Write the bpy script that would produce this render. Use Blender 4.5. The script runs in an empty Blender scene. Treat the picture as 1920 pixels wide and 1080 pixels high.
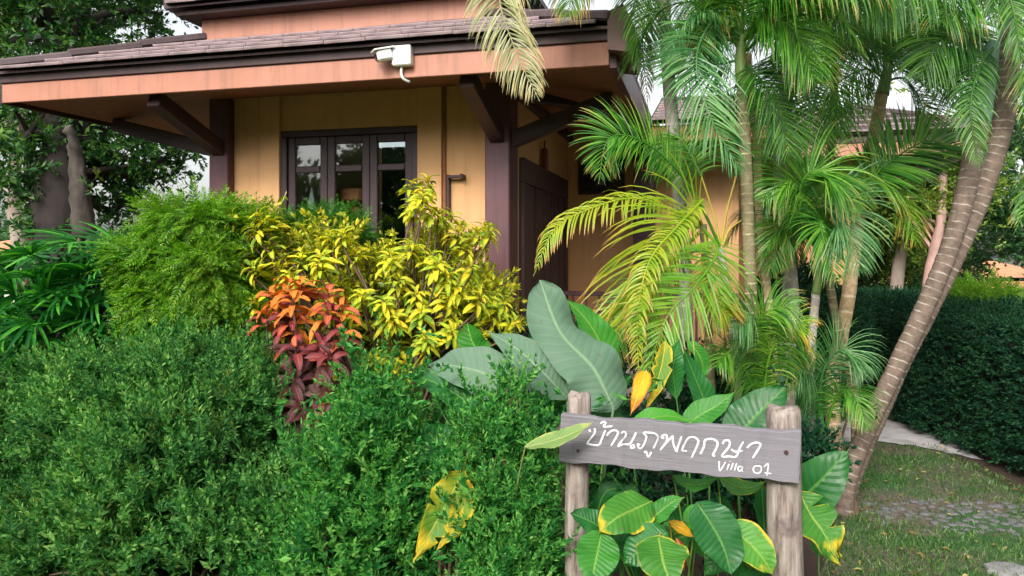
import bpy, math, random
import numpy as np
from mathutils import Vector, Matrix

# ------------------------------------------------------------------ camera, world, sun, exposure
SC = bpy.context.scene
COL = SC.collection
F, CX, HY, EYE = 1400.0, 960.0, 475.0, 1.6
cam_d = bpy.data.cameras.new('camera'); cam = bpy.data.objects.new('camera', cam_d); COL.objects.link(cam)
cam.location = (0, 0, EYE); cam.rotation_euler = (math.pi/2, 0, 0)
cam_d.sensor_width = 36; cam_d.lens = F/1920*36; cam_d.shift_y = -(540-HY)/1920
cam_d.clip_start = 0.05; cam_d.clip_end = 400
SC.camera = cam

SUN_EL, SUN_AZ = math.radians(34), math.radians(200)      # azimuth from +Y clockwise: behind the camera, a little to the left
world = bpy.data.worlds.new('World'); SC.world = world; world.use_nodes = True
nt = world.node_tree; nt.nodes.clear()
sky = nt.nodes.new('ShaderNodeTexSky'); sky.sky_type = 'NISHITA'; sky.sun_disc = False
sky.sun_elevation = SUN_EL; sky.sun_rotation = SUN_AZ; sky.air_density = 1.2; sky.dust_density = 4.0; sky.ozone_density = 1.0
hs = nt.nodes.new('ShaderNodeHueSaturation'); hs.inputs['Saturation'].default_value = 0.22   # thin white overcast
bg = nt.nodes.new('ShaderNodeBackground'); bg.inputs['Strength'].default_value = 0.15
wo = nt.nodes.new('ShaderNodeOutputWorld')
nt.links.new(sky.outputs[0], hs.inputs['Color']); nt.links.new(hs.outputs[0], bg.inputs['Color']); nt.links.new(bg.outputs[0], wo.inputs['Surface'])
sl = bpy.data.lights.new('sun', 'SUN'); sl.energy = 1.5; sl.angle = math.radians(14); sl.color = (1.0, 0.94, 0.86)
so = bpy.data.objects.new('sun', sl); COL.objects.link(so)
sd = Vector((math.sin(SUN_AZ)*math.cos(SUN_EL), math.cos(SUN_AZ)*math.cos(SUN_EL), math.sin(SUN_EL)))
so.rotation_euler = sd.to_track_quat('Z', 'Y').to_euler(); so.location = sd*30
SC.view_settings.view_transform = 'Standard'; SC.view_settings.look = 'None'
SC.view_settings.exposure = 0.90; SC.view_settings.gamma = 1.0; SC.view_settings.use_curve_mapping = False
SC.cycles.max_bounces = 8; SC.cycles.diffuse_bounces = 4; SC.cycles.transparent_max_bounces = 8

rng = np.random.default_rng(7)
R = random.Random(5)

# ------------------------------------------------------------------ small maths
def P(px, py, Y): return np.array([(px-CX)/F*Y, Y, EYE-(py-HY)/F*Y])
def nrm(v):
    v = np.asarray(v, float); return v/np.maximum(np.linalg.norm(v, axis=-1, keepdims=True), 1e-9)
def spline(pts, n):                                         # Catmull-Rom through the points
    p = np.asarray(pts, float)
    if len(p) == 2: return p[0]+(p[1]-p[0])*np.linspace(0, 1, n)[:, None]
    q = np.vstack([2*p[0]-p[1], p, 2*p[-1]-p[-2]])
    u = np.linspace(0, len(p)-1-1e-6, n); i = u.astype(int); t = (u-i)[:, None]
    a, b, c, d = q[i], q[i+1], q[i+2], q[i+3]
    return .5*((2*b)+(c-a)*t+(2*a-5*b+4*c-d)*t*t+(3*b-a-3*c+d)*t**3)
_ph = rng.uniform(0, 6.28, (12, 3)); _dr = nrm(rng.normal(size=(12, 3)))
def wob(p, f):                                              # smooth pseudo noise in -1..1
    p = np.asarray(p)*f; s = 0
    for i in range(6):
        s = s+np.sin((p@_dr[i])*(1+.6*i)+_ph[i, 0]+1.7*np.sin(p@_dr[i+6]+_ph[i, 1]))/(1+.45*i)
    return s/3.0

# ------------------------------------------------------------------ objects
ORG = {}
def tag(o, label=None, cat=None, group=None, kind=None):
    if label: o['label'] = label
    if cat: o['category'] = cat
    if group: o['group'] = group
    if kind: o['kind'] = kind
    return o
def thing(name, label, cat, loc, group=None, rz=0):
    o = bpy.data.objects.new(name, None); COL.objects.link(o); o.empty_display_size = .1
    o.location = tuple(map(float, loc)); o.rotation_euler = (0, 0, rz); ORG[o.name] = np.array(loc, float)
    return tag(o, label, cat, group)
def mk_mesh(name, V, Fs, mat, smooth=False, attrs=None):
    """V n x 3; Fs list of int arrays m x k (k = 3 or 4)"""
    me = bpy.data.meshes.new(name)
    V = np.asarray(V, np.float32); Fs = [np.asarray(f, np.int32) for f in Fs if len(f)]
    loops = np.concatenate([f.ravel() for f in Fs]); cnt = np.concatenate([np.full(len(f), f.shape[1], np.int32) for f in Fs])
    st = np.concatenate([[0], np.cumsum(cnt)[:-1]]).astype(np.int32)
    me.vertices.add(len(V)); me.vertices.foreach_set('co', V.ravel())
    me.loops.add(len(loops)); me.loops.foreach_set('vertex_index', loops)
    me.polygons.add(len(cnt)); me.polygons.foreach_set('loop_start', st); me.polygons.foreach_set('loop_total', cnt)
    me.update(calc_edges=True)
    me.polygons.foreach_set('use_smooth', np.full(len(cnt), bool(smooth)))
    for k, a in (attrs or {}).items():
        at = me.attributes.new(k, 'FLOAT', 'POINT'); at.data.foreach_set('value', np.asarray(a, np.float32))
    if mat: me.materials.append(mat)
    return me
def add(name, V, Fs, mat, parent=None, smooth=False, attrs=None, kind=None, local=False, loc=None):
    V = np.asarray(V, float)
    if parent is not None and not local: V = V-ORG[parent.name]
    o = bpy.data.objects.new(name, mk_mesh(name, V, Fs, mat, smooth, attrs)); COL.objects.link(o)
    if parent is not None: o.parent = parent; ORG[o.name] = ORG[parent.name]
    else: ORG[o.name] = np.zeros(3)
    if loc is not None: o.location = loc
    if kind: o['kind'] = kind
    return o
def inst(name, me, parent, loc, M):                          # an object sharing mesh data; loc in world space
    o = bpy.data.objects.new(name, me); COL.objects.link(o); o.parent = parent
    l = np.asarray(loc)-ORG[parent.name]
    m = Matrix.Identity(4)
    for i in range(3):
        for j in range(3): m[i][j] = float(M[i][j])
        m[i][3] = float(l[i])
    o.matrix_basis = m; return o
class G:                                                      # geometry collector
    def __init__(s): s.V = []; s.Q = []; s.T = []; s.n = 0; s.A = {}
    def put(s, V, Fs, **attrs):
        V = np.asarray(V, float)
        for f in Fs:
            f = np.asarray(f)
            if len(f): (s.Q if f.shape[1] == 4 else s.T).append(f+s.n)
        for k, a in attrs.items(): s.A.setdefault(k, []).append(np.asarray(a, float))
        s.V.append(V); s.n += len(V); return s
    def fs(s): return [np.concatenate(x) for x in (s.Q, s.T) if x]
    def make(s, name, mat, parent=None, **kw):
        at = {k: np.concatenate(a) for k, a in s.A.items()}
        return add(name, np.concatenate(s.V), s.fs(), mat, parent, attrs=at, **kw)
BOXF = np.array([[0, 1, 3, 2], [4, 6, 7, 5], [0, 4, 5, 1], [2, 3, 7, 6], [0, 2, 6, 4], [1, 5, 7, 3]])
def box(lo, hi):
    x, y, z = zip(lo, hi)
    return np.array([[a, b, c] for a in x for b in y for c in z], float), [BOXF]
def bevbox(lo, hi, b=.006):                                   # box with chamfered edges
    lo = np.array(lo, float); hi = np.array(hi, float); c = (lo+hi)/2; h = (hi-lo)/2; b = min(b, h.min()*.45)
    V = []; idx = {}
    for sx in (-1, 1):
        for sy in (-1, 1):
            for sz in (-1, 1):
                s = np.array([sx, sy, sz])
                for ax in range(3):
                    v = s*(h-b); v[ax] = s[ax]*h[ax]; idx[(sx, sy, sz, ax)] = len(V); V.append(c+v)
    Q = []; T = []
    for ax in range(3):
        a1, a2 = (ax+1) % 3, (ax+2) % 3
        for s in (-1, 1):
            q = []
            for (p, r) in ((-1, -1), (1, -1), (1, 1), (-1, 1)):
                k = [0]*3; k[ax] = s; k[a1] = p; k[a2] = r; q.append(idx[(*k, ax)])
            Q.append(q if s > 0 else q[::-1])
        for p in (-1, 1):
            for r in (-1, 1):
                k0 = [0]*3; k0[ax] = -1; k0[a1] = p; k0[a2] = r; k1 = list(k0); k1[ax] = 1
                q = [idx[(*k0, a1)], idx[(*k1, a1)], idx[(*k1, a2)], idx[(*k0, a2)]]
                Q.append(q if p*r < 0 else q[::-1])
    for sx in (-1, 1):
        for sy in (-1, 1):
            for sz in (-1, 1):
                t = [idx[(sx, sy, sz, a)] for a in range(3)]; T.append(t if sx*sy*sz > 0 else t[::-1])
    return np.array(V), [np.array(Q), np.array(T)]
def beam(p, q, w, h, up=(0, 0, 1), b=.006):                   # bevelled bar from p to q
    p = np.array(p, float); q = np.array(q, float); L = np.linalg.norm(q-p); y = (q-p)/L
    x = nrm(np.cross(y, up)); z = np.cross(x, y)
    V, Fs = bevbox((-w/2, 0, -h/2), (w/2, L, h/2), b)
    return p+V[:, :1]*x+V[:, 1:2]*y+V[:, 2:]*z, Fs
def tube(pts, rad, sides=8, caps=True, squash=None):
    pts = np.asarray(pts, float); n = len(pts); rad = np.broadcast_to(rad, n)
    T = nrm(np.gradient(pts, axis=0)); u = np.array([0, 0, 1.]) if abs(T[0][2]) < .9 else np.array([1., 0, 0])
    if squash is not None: u = np.array(squash[0], float)
    V = np.zeros((n, sides, 3)); a = np.arange(sides)/sides*2*math.pi
    for i in range(n):
        x = nrm(np.cross(T[i], u)); z = np.cross(x, T[i])
        if squash is None: u = z
        k = 1 if squash is None else squash[1]
        V[i] = pts[i]+rad[i]*(np.cos(a)[:, None]*x+k*np.sin(a)[:, None]*z)
    i, j = np.meshgrid(np.arange(n-1), np.arange(sides), indexing='ij')
    j2 = (j+1) % sides
    Q = np.stack([i*sides+j, i*sides+j2, (i+1)*sides+j2, (i+1)*sides+j], -1).reshape(-1, 4)
    V = V.reshape(-1, 3); Fs = [Q]
    if caps:
        V = np.vstack([V, pts[0], pts[-1]]); c0, c1 = n*sides, n*sides+1; jj = np.arange(sides); k2 = (jj+1) % sides
        Fs.append(np.vstack([np.stack([np.full(sides, c0), k2, jj], -1), np.stack([np.full(sides, c1), (n-1)*sides+jj, (n-1)*sides+k2], -1)]))
    return V, Fs
def prism(poly, y0, y1):                                      # polygon (x, z) extruded along y
    n = len(poly); V = np.array([[x, y0, z] for x, z in poly]+[[x, y1, z] for x, z in poly], float)
    T = [[0, i, i+1] for i in range(1, n-1)]+[[n, n+i+1, n+i] for i in range(1, n-1)]
    Q = [[i, i+n, (i+1) % n+n, (i+1) % n] for i in range(n)]
    return V, [np.array(Q), np.array(T)]
def scatter(tpl, M, T):
    V, Fs = tpl; N = len(T); k = len(V)
    W = np.einsum('nij,kj->nki', M, V)+T[:, None, :]
    return W.reshape(-1, 3), [(np.asarray(f)[None]+(np.arange(N)*k)[:, None, None]).reshape(-1, np.asarray(f).shape[1]) for f in Fs]
def frames(D, Nn, scale, roll=None):                          # columns x (side), y (direction D), z (normal)
    y = nrm(D); x = nrm(np.cross(y, Nn)); z = np.cross(x, y)
    if roll is not None:
        c, s = np.cos(roll)[:, None], np.sin(roll)[:, None]; x, z = x*c+z*s, z*c-x*s
    return np.stack([x, y, z], -1)*np.asarray(scale).reshape(-1, 1, 1)

# ------------------------------------------------------------------ materials
MATS = {}
def newmat(name):
    m = bpy.data.materials.new(name); m.use_nodes = True; MATS[name] = m
    t = m.node_tree; return m, t, t.nodes['Principled BSDF'], t.nodes['Material Output']
def nd(t, kind, **kw):
    n = t.nodes.new(kind)
    for k, v in kw.items():
        if k in n.inputs: n.inputs[k].default_value = v
        else: setattr(n, k, v)
    return n
def ramp(t, fac, stops, interp='LINEAR'):
    r = t.nodes.new('ShaderNodeValToRGB'); r.color_ramp.interpolation = interp
    e = r.color_ramp.elements
    while len(e) < len(stops): e.new(.5)
    for k, (p, c) in enumerate(stops): e[k].position = p; e[k].color = (*c, 1) if len(c) == 3 else c
    t.links.new(fac, r.inputs[0]); return r.outputs[0]
def mathn(t, op, a, b=None, clamp=False):
    n = t.nodes.new('ShaderNodeMath'); n.operation = op; n.use_clamp = clamp
    for i, x in enumerate((a, b)):
        if x is None: continue
        if isinstance(x, (int, float)): n.inputs[i].default_value = x
        else: t.links.new(x, n.inputs[i])
    return n.outputs[0]
def mixc(t, fac, a, b, mode='MIX'):
    n = t.nodes.new('ShaderNodeMix'); n.data_type = 'RGBA'; n.blend_type = mode
    for s, x in ((n.inputs[0], fac), (n.inputs[6], a), (n.inputs[7], b)):
        if isinstance(x, (int, float)): s.default_value = x
        elif isinstance(x, tuple): s.default_value = (*x, 1)
        else: t.links.new(x, s)
    return n.outputs[2]
def noise(t, scale, detail=4, vec=None, rough=.55, stretch=None):
    n = nd(t, 'ShaderNodeTexNoise', Scale=scale, Detail=detail, Roughness=rough)
    if vec is None: vec = t.nodes.new('ShaderNodeTexCoord').outputs['Object']
    if stretch:
        mp = t.nodes.new('ShaderNodeMapping'); mp.inputs['Scale'].default_value = stretch; t.links.new(vec, mp.inputs[0]); vec = mp.outputs[0]
    t.links.new(vec, n.inputs['Vector']); return n.outputs['Fac']
def bump(t, b, h, strength=.3, dist=.01):
    n = nd(t, 'ShaderNodeBump', Strength=strength, Distance=dist); t.links.new(h, n.inputs['Height']); t.links.new(n.outputs[0], b.inputs['Normal'])
def plain(name, c, rough=.6, var=.25, scale=4, bs=.2, bscale=60, stretch=None, dirt=None):
    m, t, b, o = newmat(name)
    f = noise(t, scale, 6, stretch=stretch)
    d = tuple(x*(1-var) for x in c); l = tuple(min(1, x*(1+var)) for x in c)
    col = ramp(t, f, [(.25, d), (.5, c), (.78, l)])
    if dirt: col = mixc(t, ramp(t, noise(t, scale*.6, 8, rough=.7), [(.5, (0, 0, 0)), (.75, (1, 1, 1))]), col, dirt)
    t.links.new(col, b.inputs['Base Color']); b.inputs['Roughness'].default_value = rough
    bump(t, b, noise(t, bscale, 5, stretch=stretch), bs, .004)
    return m
def mathv(t, v):
    m = t.nodes.new('ShaderNodeMapping'); m.inputs['Location'].default_value = (7.3, 2.1, 5.5); t.links.new(v, m.inputs[0]); return m.outputs[0]
def leafmat(name, dark, mid, light, trans=.35, rough=.42, nscale=2.2, tcol=None, tip=None, tipat=(.55, 1.0), attr=None, spec=.5, age=None):
    m, t, b, o = newmat(name)
    geo = t.nodes.new('ShaderNodeNewGeometry')
    f = mathn(t, 'ADD', mathn(t, 'MULTIPLY', geo.outputs['Random Per Island'], .58), mathn(t, 'MULTIPLY', mathn(t, 'ADD', noise(t, nscale, 3, vec=geo.outputs['Position']), noise(t, nscale*4.5, 2, vec=geo.outputs['Position'])), .42))
    col = ramp(t, f, [(.36, dark), (.70, mid), (.95, light)])
    if age: col = mixc(t, ramp(t, mathn(t, 'ADD', noise(t, 2.7, 4, vec=mathv(t, geo.outputs['Position'])), mathn(t, 'MULTIPLY', geo.outputs['Random Per Island'], .30)), [(.78, (0, 0, 0)), (.90, (.8, .8, .8))]), col, age)
    if tip:
        a = t.nodes.new('ShaderNodeAttribute'); a.attribute_name = attr
        g = ramp(t, mathn(t, 'ADD', a.outputs['Fac'], mathn(t, 'MULTIPLY', mathn(t, 'SUBTRACT', geo.outputs['Random Per Island'], .5), .5)), [(tipat[0], (0, 0, 0)), (tipat[1], (1, 1, 1))])
        col = mixc(t, g, col, tip)
    t.links.new(col, b.inputs['Base Color']); b.inputs['Roughness'].default_value = rough
    b.inputs['Specular IOR Level'].default_value = spec
    tr = t.nodes.new('ShaderNodeBsdfTranslucent'); t.links.new(mixc(t, 1.0, col, (1.25, 1.3, .55) if tcol is None else tcol, 'MULTIPLY'), tr.inputs[0])
    mx = t.nodes.new('ShaderNodeMixShader'); mx.inputs[0].default_value = trans
    t.links.new(b.outputs[0], mx.inputs[1]); t.links.new(tr.outputs[0], mx.inputs[2]); t.links.new(mx.outputs[0], o.inputs[0])
    return m
def blademat(name, body, light, rib, edge=None, edge_amt=0.0, nveins=13, trans=.22, rough=.38, blotch=None, blotch_at=.6, veinmix=.18):
    """big leaf: attributes lu (-1..1 across) and lv (0..1 along)"""
    m, t, b, o = newmat(name)
    au = t.nodes.new('ShaderNodeAttribute'); au.attribute_name = 'lu'; av = t.nodes.new('ShaderNodeAttribute'); av.attribute_name = 'lv'
    absu = mathn(t, 'ABSOLUTE', au.outputs['Fac']); v = av.outputs['Fac']
    oi = t.nodes.new('ShaderNodeObjectInfo'); tc = t.nodes.new('ShaderNodeTexCoord')
    nz = noise(t, 9, 4, vec=tc.outputs['Object'])
    col = mixc(t, ramp(t, mathn(t, 'ADD', mathn(t, 'MULTIPLY', nz, .8), mathn(t, 'MULTIPLY', oi.outputs['Random'], .35)), [(.3, (0, 0, 0)), (.8, (1, 1, 1))]), body, light)
    ph = mathn(t, 'SUBTRACT', mathn(t, 'MULTIPLY', v, float(nveins)), mathn(t, 'MULTIPLY', absu, 2.2))
    w = mathn(t, 'ABSOLUTE', mathn(t, 'SUBTRACT', mathn(t, 'FRACT', ph), .5))
    vein = ramp(t, w, [(.0, (1, 1, 1)), (.10, (0, 0, 0))])
    if edge:
        d = mathn(t, 'ADD', mathn(t, 'MAXIMUM', absu, mathn(t, 'MULTIPLY', v, 1.02)), mathn(t, 'MULTIPLY', mathn(t, 'SUBTRACT', nz, .5), 1.1))
        col = mixc(t, ramp(t, d, [(1.0-edge_amt, (0, 0, 0)), (1.12-edge_amt*.5, (1, 1, 1))]), col, edge)
    if blotch: col = mixc(t, ramp(t, noise(t, 5, 5, vec=tc.outputs['Object'], stretch=(1, 1, 1)), [(blotch_at-.08, (0, 0, 0)), (blotch_at+.08, (1, 1, 1))]), col, blotch)
    col = mixc(t, mathn(t, 'MULTIPLY', vein, veinmix), col, rib)
    col = mixc(t, ramp(t, absu, [(.0, (1, 1, 1)), (.035, (1, 1, 1)), (.07, (0, 0, 0))]), col, rib)
    col = mixc(t, ramp(t, noise(t, 38, 3, vec=tc.outputs['Object']), [(.66, (0, 0, 0)), (.72, (.75, .75, .75))]), col, (.16, .11, .04))
    t.links.new(col, b.inputs['Base Color']); b.inputs['Specular IOR Level'].default_value = .4
    t.links.new(ramp(t, nz, [(.3, (rough,)*3), (.7, (min(1, rough+.25),)*3)]), b.inputs['Roughness'])
    bump(t, b, mathn(t, 'ADD', w, noise(t, 16, 3, vec=tc.outputs['Object'])), .35, .008)
    tr = t.nodes.new('ShaderNodeBsdfTranslucent'); t.links.new(mixc(t, 1.0, col, (1.2, 1.3, .5), 'MULTIPLY'), tr.inputs[0])
    mx = t.nodes.new('ShaderNodeMixShader'); mx.inputs[0].default_value = trans
    t.links.new(b.outputs[0], mx.inputs[1]); t.links.new(tr.outputs[0], mx.inputs[2]); t.links.new(mx.outputs[0], o.inputs[0])
    return m

def streak(m, c, lo=.55, hi=.75, amt=.5):
    t = m.node_tree; b = t.nodes['Principled BSDF']; l = b.inputs['Base Color'].links[0].from_socket
    tc = t.nodes.new('ShaderNodeTexCoord').outputs['Object']
    f = mathn(t, 'MULTIPLY', ramp(t, noise(t, 3, 7, vec=tc, rough=.65, stretch=(5, 5, .45)), [(lo, (0, 0, 0)), (hi, (1, 1, 1))]), amt)
    t.links.new(mixc(t, f, l, c), b.inputs['Base Color']); return m
M_wall = plain('ochre_render', (.70, .395, .185), .8, .08, 2, .15, 90)
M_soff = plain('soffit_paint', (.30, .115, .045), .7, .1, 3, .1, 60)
streak(M_wall, (.42, .23, .10), .48, .74, .35)
M_fasc = plain('salmon_paint', (.42, .18, .118), .55, .1, 5, .1, 40, dirt=(.42, .17, .10))
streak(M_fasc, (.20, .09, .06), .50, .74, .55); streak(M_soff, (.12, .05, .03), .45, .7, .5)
M_dark = plain('dark_stained_timber', (.05, .022, .022), .55, .3, 8, .3, 60, stretch=(1, 1, .2))
M_post = plain('plum_brown_timber', (.115, .042, .052), .5, .2, 5, .25, 50, stretch=(1, 1, .15), dirt=(.15, .07, .08))
streak(M_post, (.045, .02, .025), .45, .7, .7)
M_frame = plain('window_timber', (.040, .018, .022), .5, .2, 6, .2, 60)
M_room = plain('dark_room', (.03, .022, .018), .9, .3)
M_curt = plain('curtain_cloth', (.75, .73, .68), .9, .1)
M_lampc = plain('orange_wood', (.55, .2, .07), .6, .2)
M_white = plain('white_plastic', (.75, .76, .74), .35, .05)
M_black = plain('black_glass', (.02, .02, .025), .15, .1)
M_metal = plain('grey_metal', (.3, .3, .3), .4, .1)
M_conc = plain('plinth_concrete', (.35, .30, .25), .85, .2)
M_terra = plain('salmon_render', (.60, .27, .14), .8, .1)

def mat_tile():
    m, t, b, o = newmat('roof_tile')
    oi = t.nodes.new('ShaderNodeObjectInfo'); geo = t.nodes.new('ShaderNodeNewGeometry')
    f = mathn(t, 'ADD', mathn(t, 'MULTIPLY', oi.outputs['Random'], .4), mathn(t, 'MULTIPLY', noise(t, 9, 7, vec=geo.outputs['Position'], rough=.7), .6))
    col = ramp(t, f, [(.2, (.04, .026, .026)), (.5, (.08, .052, .055)), (.8, (.16, .125, .125))])
    t.links.new(col, b.inputs['Base Color']); b.inputs['Roughness'].default_value = .6
    bump(t, b, noise(t, 120, 4, vec=geo.outputs['Position']), .3, .003); return m
M_tile = mat_tile()
M_tedge = plain('lit_tile_edge', (.27, .20, .205), .7, .4, 14)  # paler colour for tile butts: light catching them is painted in
def mat_glass():
    m, t, b, o = newmat('window_glass'); t.nodes.remove(b)
    g = nd(t, 'ShaderNodeBsdfGlossy', Roughness=.02); tr = nd(t, 'ShaderNodeBsdfTransparent'); tr.inputs[0].default_value = (.75, .8, .8, 1)
    fr = nd(t, 'ShaderNodeFresnel', IOR=1.6); mx = t.nodes.new('ShaderNodeMixShader')
    t.links.new(mathn(t, 'ADD', fr.outputs[0], .02), mx.inputs[0]); t.links.new(tr.outputs[0], mx.inputs[1]); t.links.new(g.outputs[0], mx.inputs[2]); t.links.new(mx.outputs[0], o.inputs[0]); return m
M_glass = mat_glass()
def mat_wood():
    m, t, b, o = newmat('weathered_board')
    tc = t.nodes.new('ShaderNodeTexCoord').outputs['Object']
    g1 = noise(t, 10, 8, vec=tc, stretch=(.45, 3, 22), rough=.75); g2 = noise(t, 3, 3, vec=tc)
    col = ramp(t, g1, [(.25, (.06, .055, .06)), (.48, (.19, .178, .195)), (.78, (.33, .31, .335))])
    col = mixc(t, ramp(t, g2, [(.42, (0, 0, 0)), (.62, (.7, .7, .7))]), col, (.235, .22, .245))
    t.links.new(col, b.inputs['Base Color']); b.inputs['Roughness'].default_value = .75; bump(t, b, g1, .6, .004); return m
M_board = mat_wood(); streak(M_board, (.12, .11, .125), .52, .72, .5)
def mat_log():
    m, t, b, o = newmat('weathered_log')
    tc = t.nodes.new('ShaderNodeTexCoord').outputs['Object']
    g1 = noise(t, 14, 8, vec=tc, stretch=(3, 3, .35), rough=.7); g2 = noise(t, 7, 4, vec=tc)
    col = ramp(t, g1, [(.34, (.10, .075, .065)), (.46, (.28, .225, .19)), (.68, (.50, .44, .40))])
    col = mixc(t, ramp(t, g2, [(.35, (1, 1, 1)), (.47, (0, 0, 0))]), col, (.13, .09, .09))
    t.links.new(col, b.inputs['Base Color']); b.inputs['Roughness'].default_value = .85; bump(t, b, g1, .9, .01); return m
M_log = mat_log()
M_paint = plain('white_lettering_paint', (.78, .78, .80), .7, .06, 30); streak(M_paint, (.36, .34, .37), .50, .62, .8)
def mat_trunk(name, base, dark, ring, per=.055, rw=.16):
    m, t, b, o = newmat(name)
    a = t.nodes.new('ShaderNodeAttribute'); a.attribute_name = 'len'
    tc = t.nodes.new('ShaderNodeTexCoord').outputs['Object']
    l = mathn(t, 'ADD', mathn(t, 'DIVIDE', a.outputs['Fac'], per), mathn(t, 'MULTIPLY', noise(t, 9, 2, vec=tc), .7))
    fr = mathn(t, 'FRACT', l)
    n1 = noise(t, 22, 7, vec=tc, rough=.7)
    col = ramp(t, n1, [(.3, dark), (.62, base), (.9, tuple(min(1, x*1.35) for x in base))])
    rm = ramp(t, fr, [(0, (1, 1, 1)), (rw, (1, 1, 1)), (rw+.08, (0, 0, 0))])
    col = mixc(t, mathn(t, 'MULTIPLY', rm, ramp(t, noise(t, 14, 3, vec=tc), [(.42, (.1, .1, .1)), (.6, (1, 1, 1))])), col, ring)
    t.links.new(col, b.inputs['Base Color']); b.inputs['Roughness'].default_value = .8
    bump(t, b, mathn(t, 'ADD', n1, fr), .6, .006); return m
M_tr_areca = mat_trunk('areca_trunk', (.25, .21, .11), (.11, .09, .045), (.52, .45, .25), .06, .10)
M_tr_pale = mat_trunk('pale_palm_trunk', (.42, .38, .34), (.22, .19, .16), (.62, .56, .48), .09, .12)
M_tr_brown = mat_trunk('brown_ringed_trunk', (.20, .145, .11), (.085, .06, .045), (.40, .35, .29), .054, .11)
M_tr_tan = mat_trunk('tan_palm_trunk', (.55, .40, .24), (.3, .2, .1), (.7, .56, .38), .12, .10)
M_shaft = plain('green_crownshaft', (.16, .24, .06), .5, .25, 8, stretch=(1, 1, .2))
M_bark = plain('dark_bark', (.035, .026, .024), .9, .5, 7, .8, 30, stretch=(1, 1, .3))
M_barkl = plain('pale_bark', (.30, .24, .20), .9, .4, 7, .8, 30, stretch=(1, 1, .3))
M_twig = plain('brown_twig', (.13, .08, .05), .8, .3, 9)

L_hedge = leafmat('hedge_leaf', (.012, .075, .020), (.038, .175, .038), (.15, .38, .08), .3, nscale=3.2, age=(.16, .19, .03), spec=.22, rough=.55)
L_shrub = leafmat('bright_shrub_leaf', (.012, .095, .022), (.035, .23, .040), (.16, .44, .08), .32, nscale=4, spec=.25, rough=.5)
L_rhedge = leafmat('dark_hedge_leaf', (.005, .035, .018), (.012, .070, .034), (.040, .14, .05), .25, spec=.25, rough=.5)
L_feather = leafmat('feathery_leaf', (.045, .16, .008), (.125, .33, .014), (.27, .50, .03), .4, nscale=4, age=(.22, .24, .02))
L_lady = leafmat('lady_palm_leaf', (.008, .075, .012), (.018, .17, .022), (.09, .40, .03), .3, rough=.38, nscale=4)
L_palm = leafmat('palm_leaflet', (.020, .12, .016), (.065, .25, .022), (.20, .43, .045), .35, tip=(.35, .32, .07), tipat=(.95, 1.4), attr='ls', rough=.36)
L_palmd = leafmat('dark_palm_leaflet', (.014, .080, .014), (.042, .165, .022), (.14, .33, .04), .4, rough=.4)
L_palms = leafmat('silver_palm_leaflet', (.025, .12, .040), (.065, .23, .06), (.22, .42, .16), .35, rough=.32)
L_palmy = leafmat('yellowing_leaflet', (.10, .25, .012), (.25, .40, .018), (.55, .52, .03), .38, tip=(.62, .30, .07), tipat=(.75, 1.1), attr='ls', rough=.4)
L_palmyg = leafmat('yellow_green_leaflet', (.05, .20, .012), (.12, .33, .02), (.30, .47, .03), .38, tip=(.60, .36, .06), tipat=(.8, 1.15), attr='ls', rough=.4)
L_dry = leafmat('faded_leaflet', (.20, .24, .07), (.36, .38, .17), (.50, .50, .30), .35, tip=(.55, .42, .18), tipat=(.7, 1.1), attr='ls')
L_tree = leafmat('shade_tree_leaf', (.008, .05, .014), (.025, .12, .028), (.15, .30, .05), .4, tcol=(.9, 1.2, .4))
L_treey = leafmat('yellow_green_tree_leaf', (.05, .13, .015), (.15, .26, .03), (.33, .42, .07), .4)
L_far = leafmat('far_tree_leaf', (.02, .08, .03), (.045, .14, .045), (.10, .22, .06), .3)
L_grass = leafmat('grass_blade', (.025, .085, .018), (.055, .17, .03), (.19, .30, .08), .3, nscale=6, age=(.22, .24, .10))
B_cy = [blademat('croton_yellow', (.58, .54, .012), (.80, .70, .02), (.86, .80, .14), (.16, .36, .02), .25, 9, .3, .52, (.16, .32, .02), .62, .3),
        blademat('croton_lime', (.30, .46, .02), (.56, .62, .03), (.80, .76, .10), (.12, .30, .02), .3, 9, .3, .52, (.60, .52, .02), .55, .3),
        blademat('croton_gold', (.74, .54, .012), (.88, .70, .03), (.85, .70, .12), (.40, .40, .02), .2, 9, .3, .52, None, .6, .3),
        blademat('croton_green', (.05, .20, .02), (.12, .30, .03), (.60, .58, .06), (.5, .5, .03), .3, 9, .3, .52, (.42, .45, .03), .6, .5)]
B_cr = [blademat('croton_orange', (.58, .13, .018), (.74, .26, .03), (.80, .46, .08), (.7, .2, .03), .2, 10, .25, .4, None),
        blademat('croton_coral', (.42, .07, .03), (.62, .15, .05), (.8, .35, .15), (.45, .06, .05), .3, 10, .2, .4, None),
        blademat('croton_red', (.17, .022, .028), (.30, .05, .045), (.5, .14, .12), (.15, .03, .04), .3, 10, .2, .38, None),
        blademat('croton_maroon', (.05, .012, .016), (.12, .024, .028), (.26, .06, .05), (.06, .03, .02), .3, 10, .18, .35, None)]
B_grey = blademat('grey_green_underside', (.095, .19, .115), (.155, .26, .17), (.25, .38, .22), None, 0, 17, .25, .5, None, .6, .22)
B_deep = blademat('deep_green_blade', (.010, .095, .020), (.022, .17, .028), (.10, .27, .05), None, 0, 13, .22, .3, None, .6, .25)
B_mid = blademat('mid_green_blade', (.025, .18, .018), (.060, .30, .022), (.19, .40, .06), None, 0, 12, .25, .33, None, .6, .3)
B_yed = blademat('yellow_edged_blade', (.030, .17, .018), (.085, .30, .025), (.25, .42, .07), (.60, .48, .03), .13, 12, .25, .36, None, .6, .3)
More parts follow.
